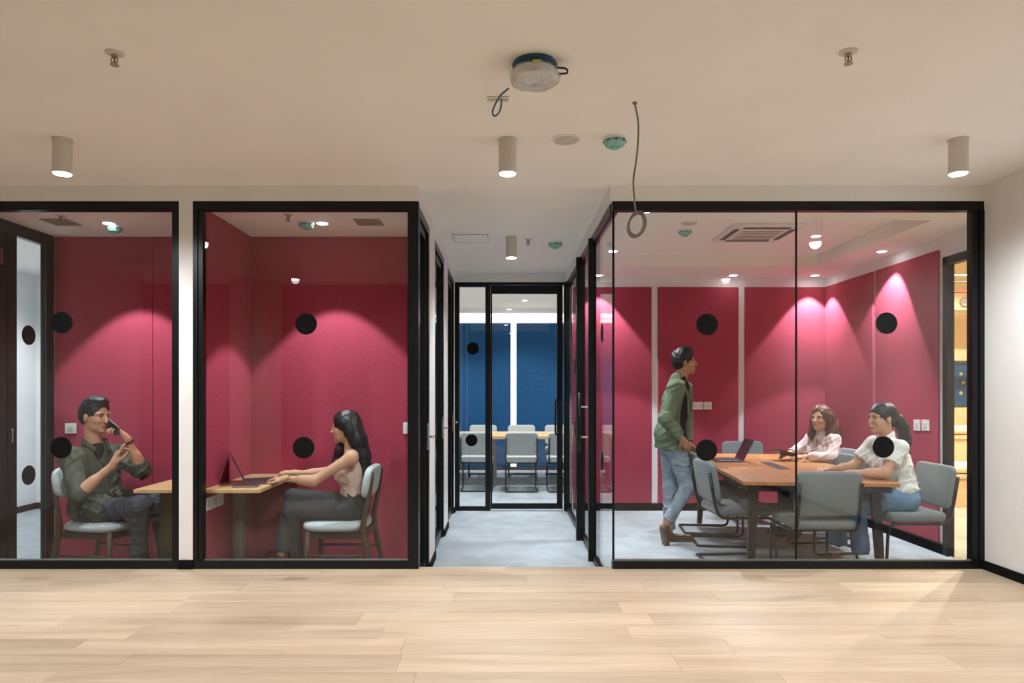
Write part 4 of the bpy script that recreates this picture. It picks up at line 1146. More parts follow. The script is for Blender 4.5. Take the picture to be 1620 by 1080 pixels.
def surface_nets(f, lo, vox):
    s = f < 0
    c = np.zeros(tuple(d - 1 for d in f.shape), dtype=np.int8)
    for a in (0, 1):
        for b in (0, 1):
            for e in (0, 1):
                c += s[a:f.shape[0] - 1 + a, b:f.shape[1] - 1 + b, e:f.shape[2] - 1 + e]
    act = (c > 0) & (c < 8)
    ai = np.argwhere(act)
    idx = np.full(act.shape, -1, dtype=np.int64); idx[act] = np.arange(len(ai))
    acc = np.zeros((len(ai), 3)); cnt = np.zeros(len(ai))
    I, J, K = ai.T
    for ax in range(3):
        u, v = [q for q in range(3) if q != ax]
        for a in (0, 1):
            for b in (0, 1):
                o0 = [0, 0, 0]; o0[u] = a; o0[v] = b
                o1 = list(o0); o1[ax] = 1
                v0 = f[I + o0[0], J + o0[1], K + o0[2]].astype(float); v1 = f[I + o1[0], J + o1[1], K + o1[2]].astype(float)
                m = (v0 < 0) != (v1 < 0)
                t = np.where(m, v0 / np.where(m, v0 - v1, 1), 0)
                pos = np.tile(np.array(o0, float), (len(ai), 1)); pos[:, ax] += t
                acc += pos * m[:, None]; cnt += m
    V = lo + (ai + acc / cnt[:, None]) * vox
    quads = []
    for ax in range(3):
        u, v = [(1, 2), (2, 0), (0, 1)][ax]
        sl0 = [slice(1, -1)] * 3; sl1 = [slice(1, -1)] * 3
        sl0[ax] = slice(0, f.shape[ax] - 1); sl1[ax] = slice(1, f.shape[ax])
        s0, s1 = s[tuple(sl0)], s[tuple(sl1)]
        e = np.argwhere(s0 != s1); 
        if len(e) == 0: continue
        flip = s0[tuple(e.T)]
        base = e.copy(); base[:, u] += 1; base[:, v] += 1          # grid index of the edge start
        def cell(du, dv):
            q = base.copy(); q[:, u] += du; q[:, v] += dv
            return idx[q[:, 0], q[:, 1], q[:, 2]]
        a, b, c_, d = cell(-1, -1), cell(0, -1), cell(0, 0), cell(-1, 0)
        Q = np.stack([a, b, c_, d], 1)
        Q[~flip] = Q[~flip][:, ::-1]
        quads.append(Q)
    return V, np.concatenate(quads)

# ---- skin, hair and cloth materials
mat('skin_tan', (0.53, 0.30, 0.19), 0.5, var=0.06, scale=25, spec=0.35)
mat('skin_light', (0.56, 0.33, 0.215), 0.5, var=0.05, scale=25, spec=0.35)
mat('skin_brown', (0.42, 0.215, 0.13), 0.5, var=0.06, scale=25, spec=0.35)
mat('hair_black', (0.008, 0.008, 0.010), 0.46, var=0.3, scale=40, bump=0.18, bscale=70, stretch=(2.5, 2.5, 0.25), spec=0.5)
mat('hair_brown', (0.105, 0.042, 0.020), 0.42, var=0.7, scale=22, bump=0.25, bscale=70, stretch=(2.5, 2.5, 0.25), spec=0.4)
mat('shirt_olive', (0.085, 0.095, 0.070), 0.85, var=0.08, scale=20, bump=0.15, bscale=300, spec=0.2)
mat('tee_dark', (0.020, 0.018, 0.018), 0.9, var=0.1)
mat('trousers_slate', (0.050, 0.058, 0.075), 0.85, var=0.12, scale=20, bump=0.15, bscale=300, spec=0.2)
mat('trousers_charcoal', (0.045, 0.050, 0.055), 0.85, var=0.12, scale=20, bump=0.15, bscale=300, spec=0.2)
mat('top_beige', (0.60, 0.44, 0.38), 0.85, var=0.05, scale=20, bump=0.12, bscale=300, spec=0.2)
mat('blazer_green', (0.145, 0.190, 0.122), 0.85, var=0.07, scale=25, bump=0.15, bscale=300, spec=0.2)
mat('shirt_black', (0.010, 0.010, 0.011), 0.85, var=0.1, scale=20)
mat('jeans_pale', (0.24, 0.30, 0.35), 0.85, var=0.14, scale=14, bump=0.2, bscale=350, spec=0.2)
mat('jeans_blue', (0.12, 0.22, 0.34), 0.85, var=0.18, scale=12, bump=0.2, bscale=350, spec=0.2)
mat('tee_white', (0.70, 0.71, 0.69), 0.85, var=0.03, scale=20, bump=0.1, bscale=300, spec=0.2)
mat('blouse_pink', (0.66, 0.53, 0.50), 0.75, var=0.04, scale=20, bump=0.1, bscale=300, spec=0.25)
mat('leather_brown', (0.10, 0.040, 0.022), 0.35, var=0.2, scale=20, spec=0.5)
mat('leather_black', (0.012, 0.011, 0.011), 0.4, var=0.1)
mat('leather_tan', (0.22, 0.12, 0.08), 0.45, var=0.1)
mat('sole_grey', (0.13, 0.12, 0.105), 0.8, var=0.1)
mat('eye_white', (0.70, 0.67, 0.63), 0.3, var=0.02)
mat('eye_dark', (0.015, 0.010, 0.008), 0.2, var=0.02)
mat('lip', (0.36, 0.13, 0.11), 0.45, var=0.05)
mat('brow', (0.02, 0.015, 0.012), 1.0, spec=0.0, var=0.1)
mat('gold', (0.80, 0.55, 0.20), 0.25, metal=1.0, var=0.05)
mat('watch_dark', (0.03, 0.03, 0.032), 0.3, metal=0.5, var=0.05)

def head_frame(yaw, pitch, roll=0.0):
    R = Matrix.Rotation(math.radians(yaw), 3, 'Z') @ Matrix.Rotation(math.radians(-pitch), 3, 'Y') @ Matrix.Rotation(math.radians(roll), 3, 'X')
    return np.array(R)          # columns: forward, left, up

class Head:
    def __init__(h, c, yaw, pitch, roll=0, s=1.0, female=False):
        h.c = np.array(c, float); h.R = head_frame(yaw, pitch, roll); h.s = s; h.f = female
    def w(h, x, y, z): return h.c + h.R @ (np.array((x, y, z), float) * h.s)
    def ell(h, B, c, r, k=0.02, op='+', tilt=0):
        R = h.R if not tilt else h.R @ np.array(Matrix.Rotation(math.radians(tilt), 3, 'Y'))
        B.ell(h.w(*c), np.array(r) * h.s, R, k * h.s, op)
    def cone(h, B, a, b, ra, rb, k=0.01, op='+'): B.cone(h.w(*a), h.w(*b), ra * h.s, rb * h.s, k * h.s, op)
    def skin(h, B):
        f = h.f
        h.ell(B, (-0.012, 0, 0.030), (0.093, 0.074, 0.088), 0.02)                 # cranium
        h.ell(B, (0.030, 0, -0.030), (0.060, 0.060, 0.078), 0.03)                 # face
        h.ell(B, (0.036, 0, -0.072), (0.048, 0.046 if f else 0.050, 0.036), 0.025)   # jaw
        h.ell(B, (0.074, 0, -0.098), (0.018, 0.022, 0.015), 0.02)                 # chin
        for s in (-1, 1):
            h.ell(B, (0.062, 0.036 * s, -0.026), (0.026, 0.022, 0.022), 0.02)     # cheek
            h.ell(B, (0.067, 0.030 * s, 0.026), (0.018, 0.028, 0.010), 0.018)     # brow
            h.ell(B, (0.098, 0.031 * s, 0.005), (0.020, 0.015, 0.010), 0.010, '-')  # eye socket
            h.ell(B, (-0.004, 0.076 * s, -0.006), (0.018, 0.008, 0.030), 0.006)   # ear
            h.ell(B, (-0.010, 0.070 * s, -0.030), (0.010, 0.008, 0.012), 0.006)
        h.cone(B, (0.086, 0, 0.014), (0.107, 0, -0.024), 0.0085, 0.0105, 0.012)   # nose bridge
        h.ell(B, (0.104, 0, -0.030), (0.013, 0.015, 0.010), 0.006)
        h.ell(B, (0.086, 0, -0.057), (0.014, 0.024, 0.007), 0.008)                # upper lip
        h.ell(B, (0.084, 0, -0.070), (0.013, 0.021, 0.007), 0.008)                # lower lip
        h.ell(B, (0.098, 0, -0.0635), (0.012, 0.024, 0.0022), 0.004, '-')
    def surf(h, B, y, z, lift=0.0):
        """point on the face at lateral y, height z"""
        x = 0.16
        for _ in range(60):
            P = h.w(x, y, z)[None, :]
            d = 0.1
            for p in B.p:
                e = float(B.eval(p, P)[0]); k = p[5]
                if p[6] == '+': hh = max(k - abs(e - d), 0) / k; d = min(e, d) - hh * hh * k * .25
                else: e = -e; hh = max(k - abs(e - d), 0) / k; d = max(e, d) + hh * hh * k * .25
            if d < 0.0004: break
            x -= d * 0.7 / h.s
        return x + lift
    def features(h, B, body, hairmat):
        R = Matrix(h.R.tolist())
        for s in (-1, 1):
            x = h.surf(B, 0.031 * s, 0.004)
            o = MB().sphere(h.w(x - 0.006, 0.031 * s, 0.003), (0.0095 * h.s, 0.0135 * h.s, 0.0072 * h.s), 14, 10, R).build('eye', 'eye_white', body)
            MB().sphere(h.w(x + 0.0005, 0.0300 * s, 0.003), (0.0042 * h.s, 0.0062 * h.s, 0.0064 * h.s), 12, 8, R).build('iris', 'eye_dark', body)
            m = MB(); pts = []
            for y, z in ((0.014, 0.022), (0.024, 0.0265), (0.036, 0.027), (0.046, 0.021)):
                xx = h.surf(B, y * s, z); pts.append(h.w(xx + 0.0005, y * s, z))
            m.tube(spline(pts, 4), [0.0030 * h.s] * 9 + [0.0026 * h.s, 0.0022 * h.s, 0.0016 * h.s, 0.001 * h.s], 8).build('eyebrow', 'brow', body)
            pts = [h.w(h.surf(B, y * s, z) + 0.0012, y * s, z) for y, z in ((0.019, 0.0085), (0.030, 0.0115), (0.043, 0.0075))]
            MB().tube(spline(pts, 4), 0.0019 * h.s, 6).build('eyelash', 'eye_dark', body)
        pts = [h.w(h.surf(B, y, z) + 0.0003, y, z) for y, z in ((-0.022, -0.0625), (-0.010, -0.0585), (0, -0.0595), (0.010, -0.0585), (0.022, -0.0625))]
        MB().tube(spline(pts, 4), [0.0022 * h.s] + [0.0045 * h.s] * 15 + [0.0022 * h.s], 8).build('lip', 'lip', body)
        pts = [h.w(h.surf(B, y, z) + 0.0003, y, z) for y, z in ((-0.020, -0.0655), (0, -0.0700), (0.020, -0.0655))]
        MB().tube(spline(pts, 5), [0.002 * h.s] * 2 + [0.0048 * h.s] * 7 + [0.002 * h.s] * 2, 8).build('lip', 'lip', body)

def hand(B, w, d, n, side, curl=(20, 30, 20), s=1.0, spread=1.0, thumb=(0.75, 0.6, 0.3), curls=None):
    """palm, four unequal fingers and a thumb; d finger direction, n the way the palm faces, side +1/-1 picks the thumb side"""
    d = _n(d); n = np.asarray(n, float); n = _n(n - d * (n @ d)); l = np.cross(d, n) * side
    w = np.array(w, float)
    off = [0.026, 0.009, -0.009, -0.025]; kl = [0.084, 0.088, 0.084, 0.076]
    fl = [0.070, 0.079, 0.073, 0.056]; fr = [0.0088, 0.0092, 0.0088, 0.0078]
    for i in range(4):
        kn = w + s * (d * kl[i] + l * off[i] * spread)
        B.cone(w + s * (d * 0.012 + l * off[i] * 0.55), kn, 0.0145 * s, 0.0105 * s, 0.012)
        c = curls[i] if curls else curl
        p = kn; ang = 0.0; seg = [0.46, 0.30, 0.24]; r = fr[i] * s
        base = _n(d + l * off[i] * 3.0 * (spread - 0.6))
        for j in range(3):
            ang += math.radians(c[j])
            q = p + (base * math.cos(ang) + n * math.sin(ang)) * fl[i] * seg[j] * s
            B.cone(p, q, r, r * 0.93, 0.004); p = q; r *= 0.93
    p = w + s * (d * 0.022 + l * 0.020 + n * 0.006); dirs = _n(l * thumb[0] + d * thumb[1] + n * thumb[2])
    q = p + dirs * 0.040 * s; B.cone(p, q, 0.0145 * s, 0.0115 * s, 0.012)
    d2 = _n(dirs + d * 0.45); t = q + d2 * 0.030 * s; B.cone(q, t, 0.0112 * s, 0.0098 * s, 0.006)
    d3 = _n(d2 + d * 0.35); B.cone(t, t + d3 * 0.024 * s, 0.0098 * s, 0.0080 * s, 0.005)
    B.cone(w - d * 0.02 * s, w + d * 0.02 * s, 0.021 * s, 0.020 * s, 0.02)

def tframe(yaw, lean, side=0.0):
    """torso frame: forward, left, up (lean forward in degrees)"""
    return np.array(Matrix.Rotation(math.radians(yaw), 3, 'Z') @ Matrix.Rotation(math.radians(lean), 3, 'Y') @ Matrix.Rotation(math.radians(side), 3, 'X'))

def shoe(parent, heel, direc, mtl, sole='sole_grey', L=0.265, upv=(0, 0, 1), ankle_h=0.075):
    """a shoe: heel bottom point, direction of the toe, sole normal up"""
    d = _n(direc); u = np.array(upv, float); u = _n(u - d * (u @ d)); l = np.cross(u, d); R = np.stack([d, l, u], 1)
    h = np.array(heel, float)
    def P(a, b, c): return h + R @ np.array((a, b, c))
    B = Blob(0.004, 0.02)
    B.ell(P(0.045, 0, 0.036), (0.050, 0.034, 0.034), R)
    B.ell(P(0.12, 0, 0.032), (0.085, 0.040, 0.032), R)
    B.ell(P(L - 0.065, 0, 0.026), (0.068, 0.043, 0.024), R)
    B.cone(P(0.045, 0, 0.04), P(0.050, 0, ankle_h), 0.036, 0.034, cut=True)
    B.clip(P(L / 2, 0, 0.006), -u, 0.4)
    o = B.build('shoe', mtl, parent)
    S = Blob(0.004, 0.01)
    S.cone(P(0.040, 0, 0.012), P(L * 0.52, 0, 0.012), 0.036, 0.040); S.cone(P(L * 0.52, 0, 0.012), P(L - 0.045, 0, 0.012), 0.040, 0.042)
    S.clip(P(L / 2, 0, 0.014), u, 0.4); S.clip(P(L / 2, 0, 0.001), -u, 0.4)
    S.build('sole', sole, o)
    return o

def torso(B, fr, pel, chest, neck, w=1.0, dpt=1.0, g=0.0, female=False):
    """pelvis to chest to neck base volumes; g grows everything (cloth)"""
    pel, chest, neck = map(np.array, (pel, chest, neck))
    mid = pel * 0.48 + chest * 0.52
    B.ell(chest, (0.100 * dpt + g, 0.150 * w + g, 0.150 + g), fr, 0.05)
    B.ell(mid, (0.090 * dpt + g, (0.122 if female else 0.138) * w + g, 0.150 + g), fr, 0.06)
    B.ell(pel + fr[:, 2] * 0.02, (0.105 * dpt + g, 0.155 * w + g, 0.120 + g), fr, 0.05)
    if female:
        for s in (-1, 1): B.ell(chest + fr @ np.array((0.075, 0.068 * s, -0.015)), (0.055 + g, 0.06 + g, 0.058 + g), fr, 0.04)

# ------------------------------------------------------------------ person A: man phoning in the left booth
def A(*v): return np.array(v, float)
def lerp(a, b, t): return np.asarray(a) * (1 - t) + np.asarray(b) * t

def man_phone():
    t = empty('person', (-3.05, 5.0, 0.0), 'seated man in olive shirt speaking into a phone in the left booth', 'person')
    pel, chest, nb = A(-2.995, 5.02, 0.525), A(-3.035, 5.01, 0.80), A(-3.015, 5.0, 0.985)
    fr = tframe(-30, -4)
    shR, shL = A(-3.085, 4.845, 0.900), A(-2.935, 5.155, 0.900)
    elR, wrR = A(-2.965, 4.735, 0.655), A(-2.785, 4.83, 0.845)
    elL, wrL = A(-2.695, 5.07, 0.785), A(-2.765, 4.985, 1.025)
    hpR, hpL = A(-2.985, 4.92, 0.51), A(-2.945, 5.11, 0.51)
    knR, knL = A(-2.60, 4.855, 0.55), A(-2.58, 5.08, 0.545)
    anR, anL = A(-2.62, 4.86, 0.13), A(-2.54, 5.10, 0.13)
    H = Head((-2.997, 4.985, 1.19), -16, -6, s=1.03)
    B = Blob(0.004, 0.03)
    H.skin(B); HB = Blob(0.004, 0.03); HB.p = list(B.p)
    B.cone(nb + A(0.0, 0, -0.03), H.w(-0.02, 0, -0.06), 0.058, 0.054, 0.03)
    torso(B, fr, pel, chest, nb, g=-0.012)
    B.cone(shR, shL, 0.035, 0.035)
    B.chain([shR, elR, wrR], [0.035, 0.037, 0.024]); B.chain([shL, elL, wrL], [0.035, 0.037, 0.024])
    B.cone(lerp(elR, wrR, 0.1), lerp(elR, wrR, 0.45), 0.038, 0.036); B.cone(lerp(elL, wrL, 0.1), lerp(elL, wrL, 0.45), 0.038, 0.036)
    B.chain([hpR, knR, anR], [0.07, 0.05, 0.036]); B.chain([hpL, knL, anL], [0.07, 0.05, 0.036])
    # right hand raised, two fingers pointing; left hand wraps the phone
    hand(B, wrR + A(0.008, 0.004, 0.012), (0.30, 0.10, 0.95), (0.5, 0.5, -0.1), -1, s=1.03,
         curls=[(8, 6, 4), (42, 40, 25), (55, 45, 30), (62, 50, 30)], thumb=(0.5, 0.8, 0.5))
    hand(B, wrL + A(-0.008, -0.003, 0.012), (-0.62, -0.18, 0.76), (-0.65, -0.45, -0.55), -1, s=1.0,
         curls=[(38, 42, 25), (45, 45, 28), (52, 48, 30), (58, 50, 30)], thumb=(0.6, 0.7, 0.3))
    body = B.build('body', 'skin_tan', t)
    H.features(HB, body, 'hair_black')
    # hair: short, swept back
    B = Blob(0.004, 0.02)
    H.ell(B, (-0.016, 0, 0.038), (0.103, 0.082, 0.096)); H.ell(B, (0.020, 0, 0.110), (0.058, 0.056, 0.030), 0.03)
    H.ell(B, (-0.050, 0, 0.0), (0.062, 0.076, 0.080))
    H.ell(B, (0.112, 0, 0.040), (0.050, 0.062, 0.050), 0.008, '-')
    H.ell(B, (0.112, 0, 0.000), (0.080, 0.078, 0.082), 0.008, '-'); H.ell(B, (0.075, 0, -0.10), (0.085, 0.12, 0.10), 0.012, '-')
    for s in (-1, 1): H.ell(B, (0.004, 0.092 * s, -0.022), (0.026, 0.030, 0.038), 0.008, '-'); H.ell(B, (0.06, 0.09 * s, -0.02), (0.038, 0.04, 0.05), 0.01, '-')
    B.clip(H.w(-0.03, 0, -0.062), H.R @ A(0.25, 0, -1), 0.2)
    B.build('hair', 'hair_black', t, 0.003, 3)
    # olive shirt, sleeves rolled to the elbow
    B = Blob(0.005, 0.045)
    torso(B, fr, pel, chest, nb, 1.06, 1.12, 0.012); B.ell(pel + A(-0.01, 0, 0.0), (0.140, 0.185, 0.125), fr, 0.04)
    B.cone(shR, shL, 0.056, 0.056); B.cone(nb + A(0, 0, -0.05), nb + A(-0.005, 0, 0.0), 0.085, 0.068, 0.04)
    B.cone(shR, elR, 0.063, 0.057); B.cone(elR, lerp(elR, wrR, 0.16), 0.057, 0.054, 0.02, cut=True)
    B.cone(shL, elL, 0.063, 0.055); B.cone(elL, lerp(elL, wrL, 0.22), 0.055, 0.053, 0.02, cut=True)
    B.cone(lerp(pel, hpR, 0.5) + A(0.0, 0, 0.01), lerp(hpR, knR, 0.22) + A(0, 0, 0.012), 0.120, 0.100, 0.05); B.cone(lerp(pel, hpL, 0.5), lerp(hpL, knL, 0.22) + A(0, 0, 0.012), 0.120, 0.100, 0.05)
    # open neck
    B.ell(nb + fr @ A(0.085, 0, -0.035), (0.05, 0.042, 0.10), fr @ np.array(Matrix.Rotation(math.radians(-14), 3, 'Y')), 0.01, '-')
    B.cone(nb + A(0.0, 0, -0.02), H.w(-0.02, 0, -0.06), 0.063, 0.060, 0.008, '-')
    sh = B.build('shirt', 'shirt_olive', t, 0.008, 5)
    # collar wings and inner tee
    for s in (-1, 1):
        a = nb + fr @ A(-0.055, 0.030 * s, 0.052); b = nb + fr @ A(0.012, 0.078 * s, 0.025); c = nb + fr @ A(0.098, 0.050 * s, -0.045)
        B = Blob(0.004, 0.012); B.chain([a, b, c], [0.011, 0.013, 0.010]); B.chain([a + A(0, 0, -0.018), b + A(0, 0, -0.02), c + A(0, 0, 0.02)], [0.011, 0.012, 0.008]); B.build('collar', 'shirt_olive', sh)
    B = Blob(0.005, 0.02); B.ell(nb + fr @ A(0.018, 0, -0.060), (0.055, 0.060, 0.095), fr); B.build('undershirt', 'tee_dark', t)
    for k in range(3):
        p = chest + fr @ A(0.128 - 0.004 * k, 0.012, 0.03 - 0.085 * k)
        MB().sphere(p, 0.0055, 8, 6).build('button', 'tee_dark', sh)
    # trousers
    B = Blob(0.005, 0.05)
    B.ell(pel + A(0, 0, -0.01), (0.125, 0.17, 0.105), fr)
    for hp, kn, an in ((hpR, knR, anR), (hpL, knL, anL)):
        B.cone(hp, kn, 0.092, 0.068); B.cone(kn, an, 0.066, 0.048, cut=True)
    B.build('trousers', 'trousers_slate', t, 0.006, 8)
    shoe(t, (-2.66, 4.86, 0.002), (0.97, -0.15, 0), 'leather_black'); shoe(t, (-2.59, 5.10, 0.002), (0.98, 0.05, 0), 'leather_black')
    # watch on the raised left wrist
    d = _n(wrL - elL); p = lerp(elL, wrL, 0.90)
    wt = MB().tube([p + 0.030 * (np.cross(d, _n(np.cross(d, A(0, 1, 0)))) * math.cos(a) + _n(np.cross(d, A(0, 1, 0))) * math.sin(a)) for a in [2 * math.pi * i / 24 for i in range(24)]], 0.007, 8, closed=True).build('watch', 'watch_dark', t)
    # phone held in front of the mouth
    ph = empty('mobile_phone', (-2.84, 4.95, 1.08), 'black phone held before the seated man\'s mouth', 'phone')
    M = Matrix.Translation((-2.850, 4.945, 1.112)) @ Matrix.Rotation(math.radians(-20), 4, 'Z') @ Matrix.Rotation(math.radians(30), 4, 'Y')
    MB().bbox(-0.066, 0.066, -0.0045, 0.0045, -0.034, 0.034, 0.004, 2, M).build('case', 'leather_black', ph)
    MB().bbox(-0.062, 0.062, -0.0056, -0.0040, -0.030, 0.030, 0.0005, 1, M).build('display', 'screen', ph)
man_phone()

# ------------------------------------------------------------------ person B: woman typing in the middle booth (faces -x)
def woman_type():
    t = empty('person', (-1.2, 5.04, 0.0), 'seated woman in beige sleeveless top typing in the middle booth', 'person')
    pel, chest, nb = A(-1.12, 5.05, 0.52), A(-1.115, 5.05, 0.78), A(-1.135, 5.05, 0.945)
    fr = tframe(180, 2)
    shL, shR = A(-1.105, 4.885, 0.895), A(-1.125, 5.215, 0.895)
    elL, wrL = A(-1.35, 4.80, 0.740), A(-1.56, 4.86, 0.750)
    elR, wrR = A(-1.37, 5.22, 0.750), A(-1.56, 5.10, 0.758)
    hpL, hpR = A(-1.14, 4.96, 0.505), A(-1.14, 5.14, 0.515)
    knL, knR = A(-1.545, 4.95, 0.495), A(-1.57, 5.03, 0.590)
    anL, anR = A(-1.52, 4.97, 0.11), A(-1.60, 4.87, 0.22)
    H = Head((-1.182, 5.04, 1.108), 180, -6, s=0.97, female=True)
    B = Blob(0.004, 0.03)
    H.skin(B); HB = Blob(0.004, 0.03); HB.p = list(B.p)
    B.cone(nb + A(0, 0, -0.03), H.w(-0.02, 0, -0.06), 0.047, 0.043, 0.03)
    B.cone(nb + A(0, 0, -0.015), lerp(nb, shL, 0.8), 0.040, 0.040, 0.04); B.cone(nb + A(0, 0, -0.015), lerp(nb, shR, 0.8), 0.040, 0.040, 0.04)
    torso(B, fr, pel, chest, nb, 0.86, 0.86, -0.004, True)
    B.cone(shL, shR, 0.043, 0.043)
    B.chain([shL, elL, wrL], [0.044, 0.032, 0.0215]); B.chain([shR, elR, wrR], [0.044, 0.032, 0.0215])
    B.cone(lerp(elL, wrL, 0.1), lerp(elL, wrL, 0.45), 0.033, 0.030); B.cone(lerp(elR, wrR, 0.1), lerp(elR, wrR, 0.45), 0.033, 0.030)
    B.chain([hpL, knL, anL], [0.065, 0.045, 0.030]); B.chain([hpR, knR, anR], [0.065, 0.045, 0.030])
    hand(B, wrL + A(-0.006, 0.002, 0.0), (-0.96, 0.12, -0.04), (0, 0, -1), 1, s=0.93, curls=[(12, 28, 18), (16, 28, 18), (18, 28, 18), (20, 28, 18)], thumb=(0.6, 0.8, 0.25))
    hand(B, wrR + A(-0.006, -0.004, 0.004), (-0.93, -0.20, 0.10), (0, 0.15, -1), -1, s=0.93, curls=[(22, 38, 25), (24, 38, 25), (28, 38, 25), (30, 40, 25)], thumb=(0.6, 0.8, 0.25))
    body = B.build('body', 'skin_light', t)
    H.features(HB, body, 'hair_black')
    # long straight black hair
    B = Blob(0.004, 0.025)
    H.ell(B, (-0.014, 0, 0.036), (0.104, 0.086, 0.094)); H.ell(B, (-0.055, 0, -0.02), (0.066, 0.082, 0.095))
    H.ell(B, (0.114, 0, -0.008), (0.080, 0.066, 0.088), 0.008, '-'); H.ell(B, (0.070, 0, -0.11), (0.070, 0.10, 0.10), 0.012, '-')
    bx = [H.w(-0.075, 0.03 * s, -0.03) for s in (-1, 1)]
    for s in (-1, 1):
        B.chain([H.w(-0.055, 0.035 * s, 0.0), H.w(-0.085, 0.040 * s, -0.11), A(-1.055, 5.04 - 0.045 * s, 0.90), A(-1.020, 5.04 - 0.045 * s, 0.76), A(-1.022, 5.04 - 0.04 * s, 0.66)], [0.050, 0.050, 0.042, 0.030, 0.010], 0.04)
        B.chain([H.w(-0.02, 0.070 * s, 0.03), H.w(-0.045, 0.078 * s, -0.04), H.w(-0.075, 0.070 * s, -0.13)], [0.028, 0.028, 0.028], 0.03)
    # lock falling forward over the far shoulder
    B.chain([H.w(0.0, -0.075, -0.02), H.w(0.035, -0.080, -0.10), A(-1.235, 5.115, 0.93), A(-1.258, 5.10, 0.83), A(-1.245, 5.10, 0.70)], [0.028, 0.034, 0.036, 0.034, 0.010], 0.03)
    B.build('hair', 'hair_black', t, 0.003, 9)
    # beige ribbed top
    B = Blob(0.004, 0.035)
    torso(B, fr, pel + A(0, 0, 0.03), chest, nb, 0.86, 0.86, 0.006, True)
    B.clip(A(-1.12, 5.05, 0.610), (0, 0, -1), 0.4)
    B.clip(A(-1.12, 5.05, 0.872), (0, 0, 1), 0.4)
    for sh in (shL, shR): B.ell(sh + A(0.0, 0, -0.055), (0.062, 0.052, 0.085), None, 0.012, '-')
    for s in (-1, 1):
        B.chain([chest + fr @ A(0.075, 0.075 * s, 0.07), A(-1.15, 5.05 - 0.095 * s, 0.935), A(-1.10, 5.05 - 0.095 * s, 0.935), chest + fr @ A(-0.062, 0.080 * s, 0.06)], [0.018, 0.013, 0.013, 0.012], 0.012)
    B.build('top', 'top_beige', t, 0.0022, 4)
    # trousers, legs crossed
    B = Blob(0.005, 0.045)
    B.ell(pel + A(0.0, 0, 0.0), (0.108, 0.155, 0.115), fr); B.cone(pel + A(-0.002, 0, 0.06), A(-1.118, 5.05, 0.645), 0.098, 0.092, cut=True); B.ell(A(-1.118, 5.05, 0.595), (0.100, 0.138, 0.085), fr, 0.03); B.clip(A(-1.118, 5.05, 0.650), (0, 0, 1), 0.2)
    for hp, kn, an in ((hpL, knL, anL), (hpR, knR, anR)):
        B.cone(hp, kn, 0.088, 0.064, 0.03); B.cone(kn, an, 0.063, 0.055, 0.012, cut=True)
    B.build('trousers', 'trousers_charcoal', t, 0.006, 12)
    shoe(t, (-1.455, 4.97, 0.002), (-0.98, 0.0, 0), 'leather_black', L=0.24); shoe(t, (-1.60, 4.86, 0.13), (-0.90, -0.05, -0.35), 'leather_black', L=0.24, upv=(-0.3, 0, 1))
    # watch and earring
    d = _n(wrL - elL); p = lerp(elL, wrL, 0.86); u = _n(np.cross(d, A(0, 0, 1))); v = np.cross(d, u)
    wt = MB().tube([p + 0.0265 * (u * math.cos(a) + v * math.sin(a)) for a in [2 * math.pi * i / 24 for i in range(24)]], 0.005, 8, closed=True).build('watch', 'leather_tan', t)
    MB().sphere(p + A(0, -0.029, 0.0), (0.015, 0.005, 0.015), 16, 8).build('watch_face', 'gold', wt)
    MB().tube([H.w(-0.006 + 0.004 * math.cos(a), 0.083, -0.062 + 0.020 * math.sin(a)) for a in [2 * math.pi * i / 20 for i in range(20)]], 0.0042, 8, closed=True).build('earring', 'gold', t)
woman_type()

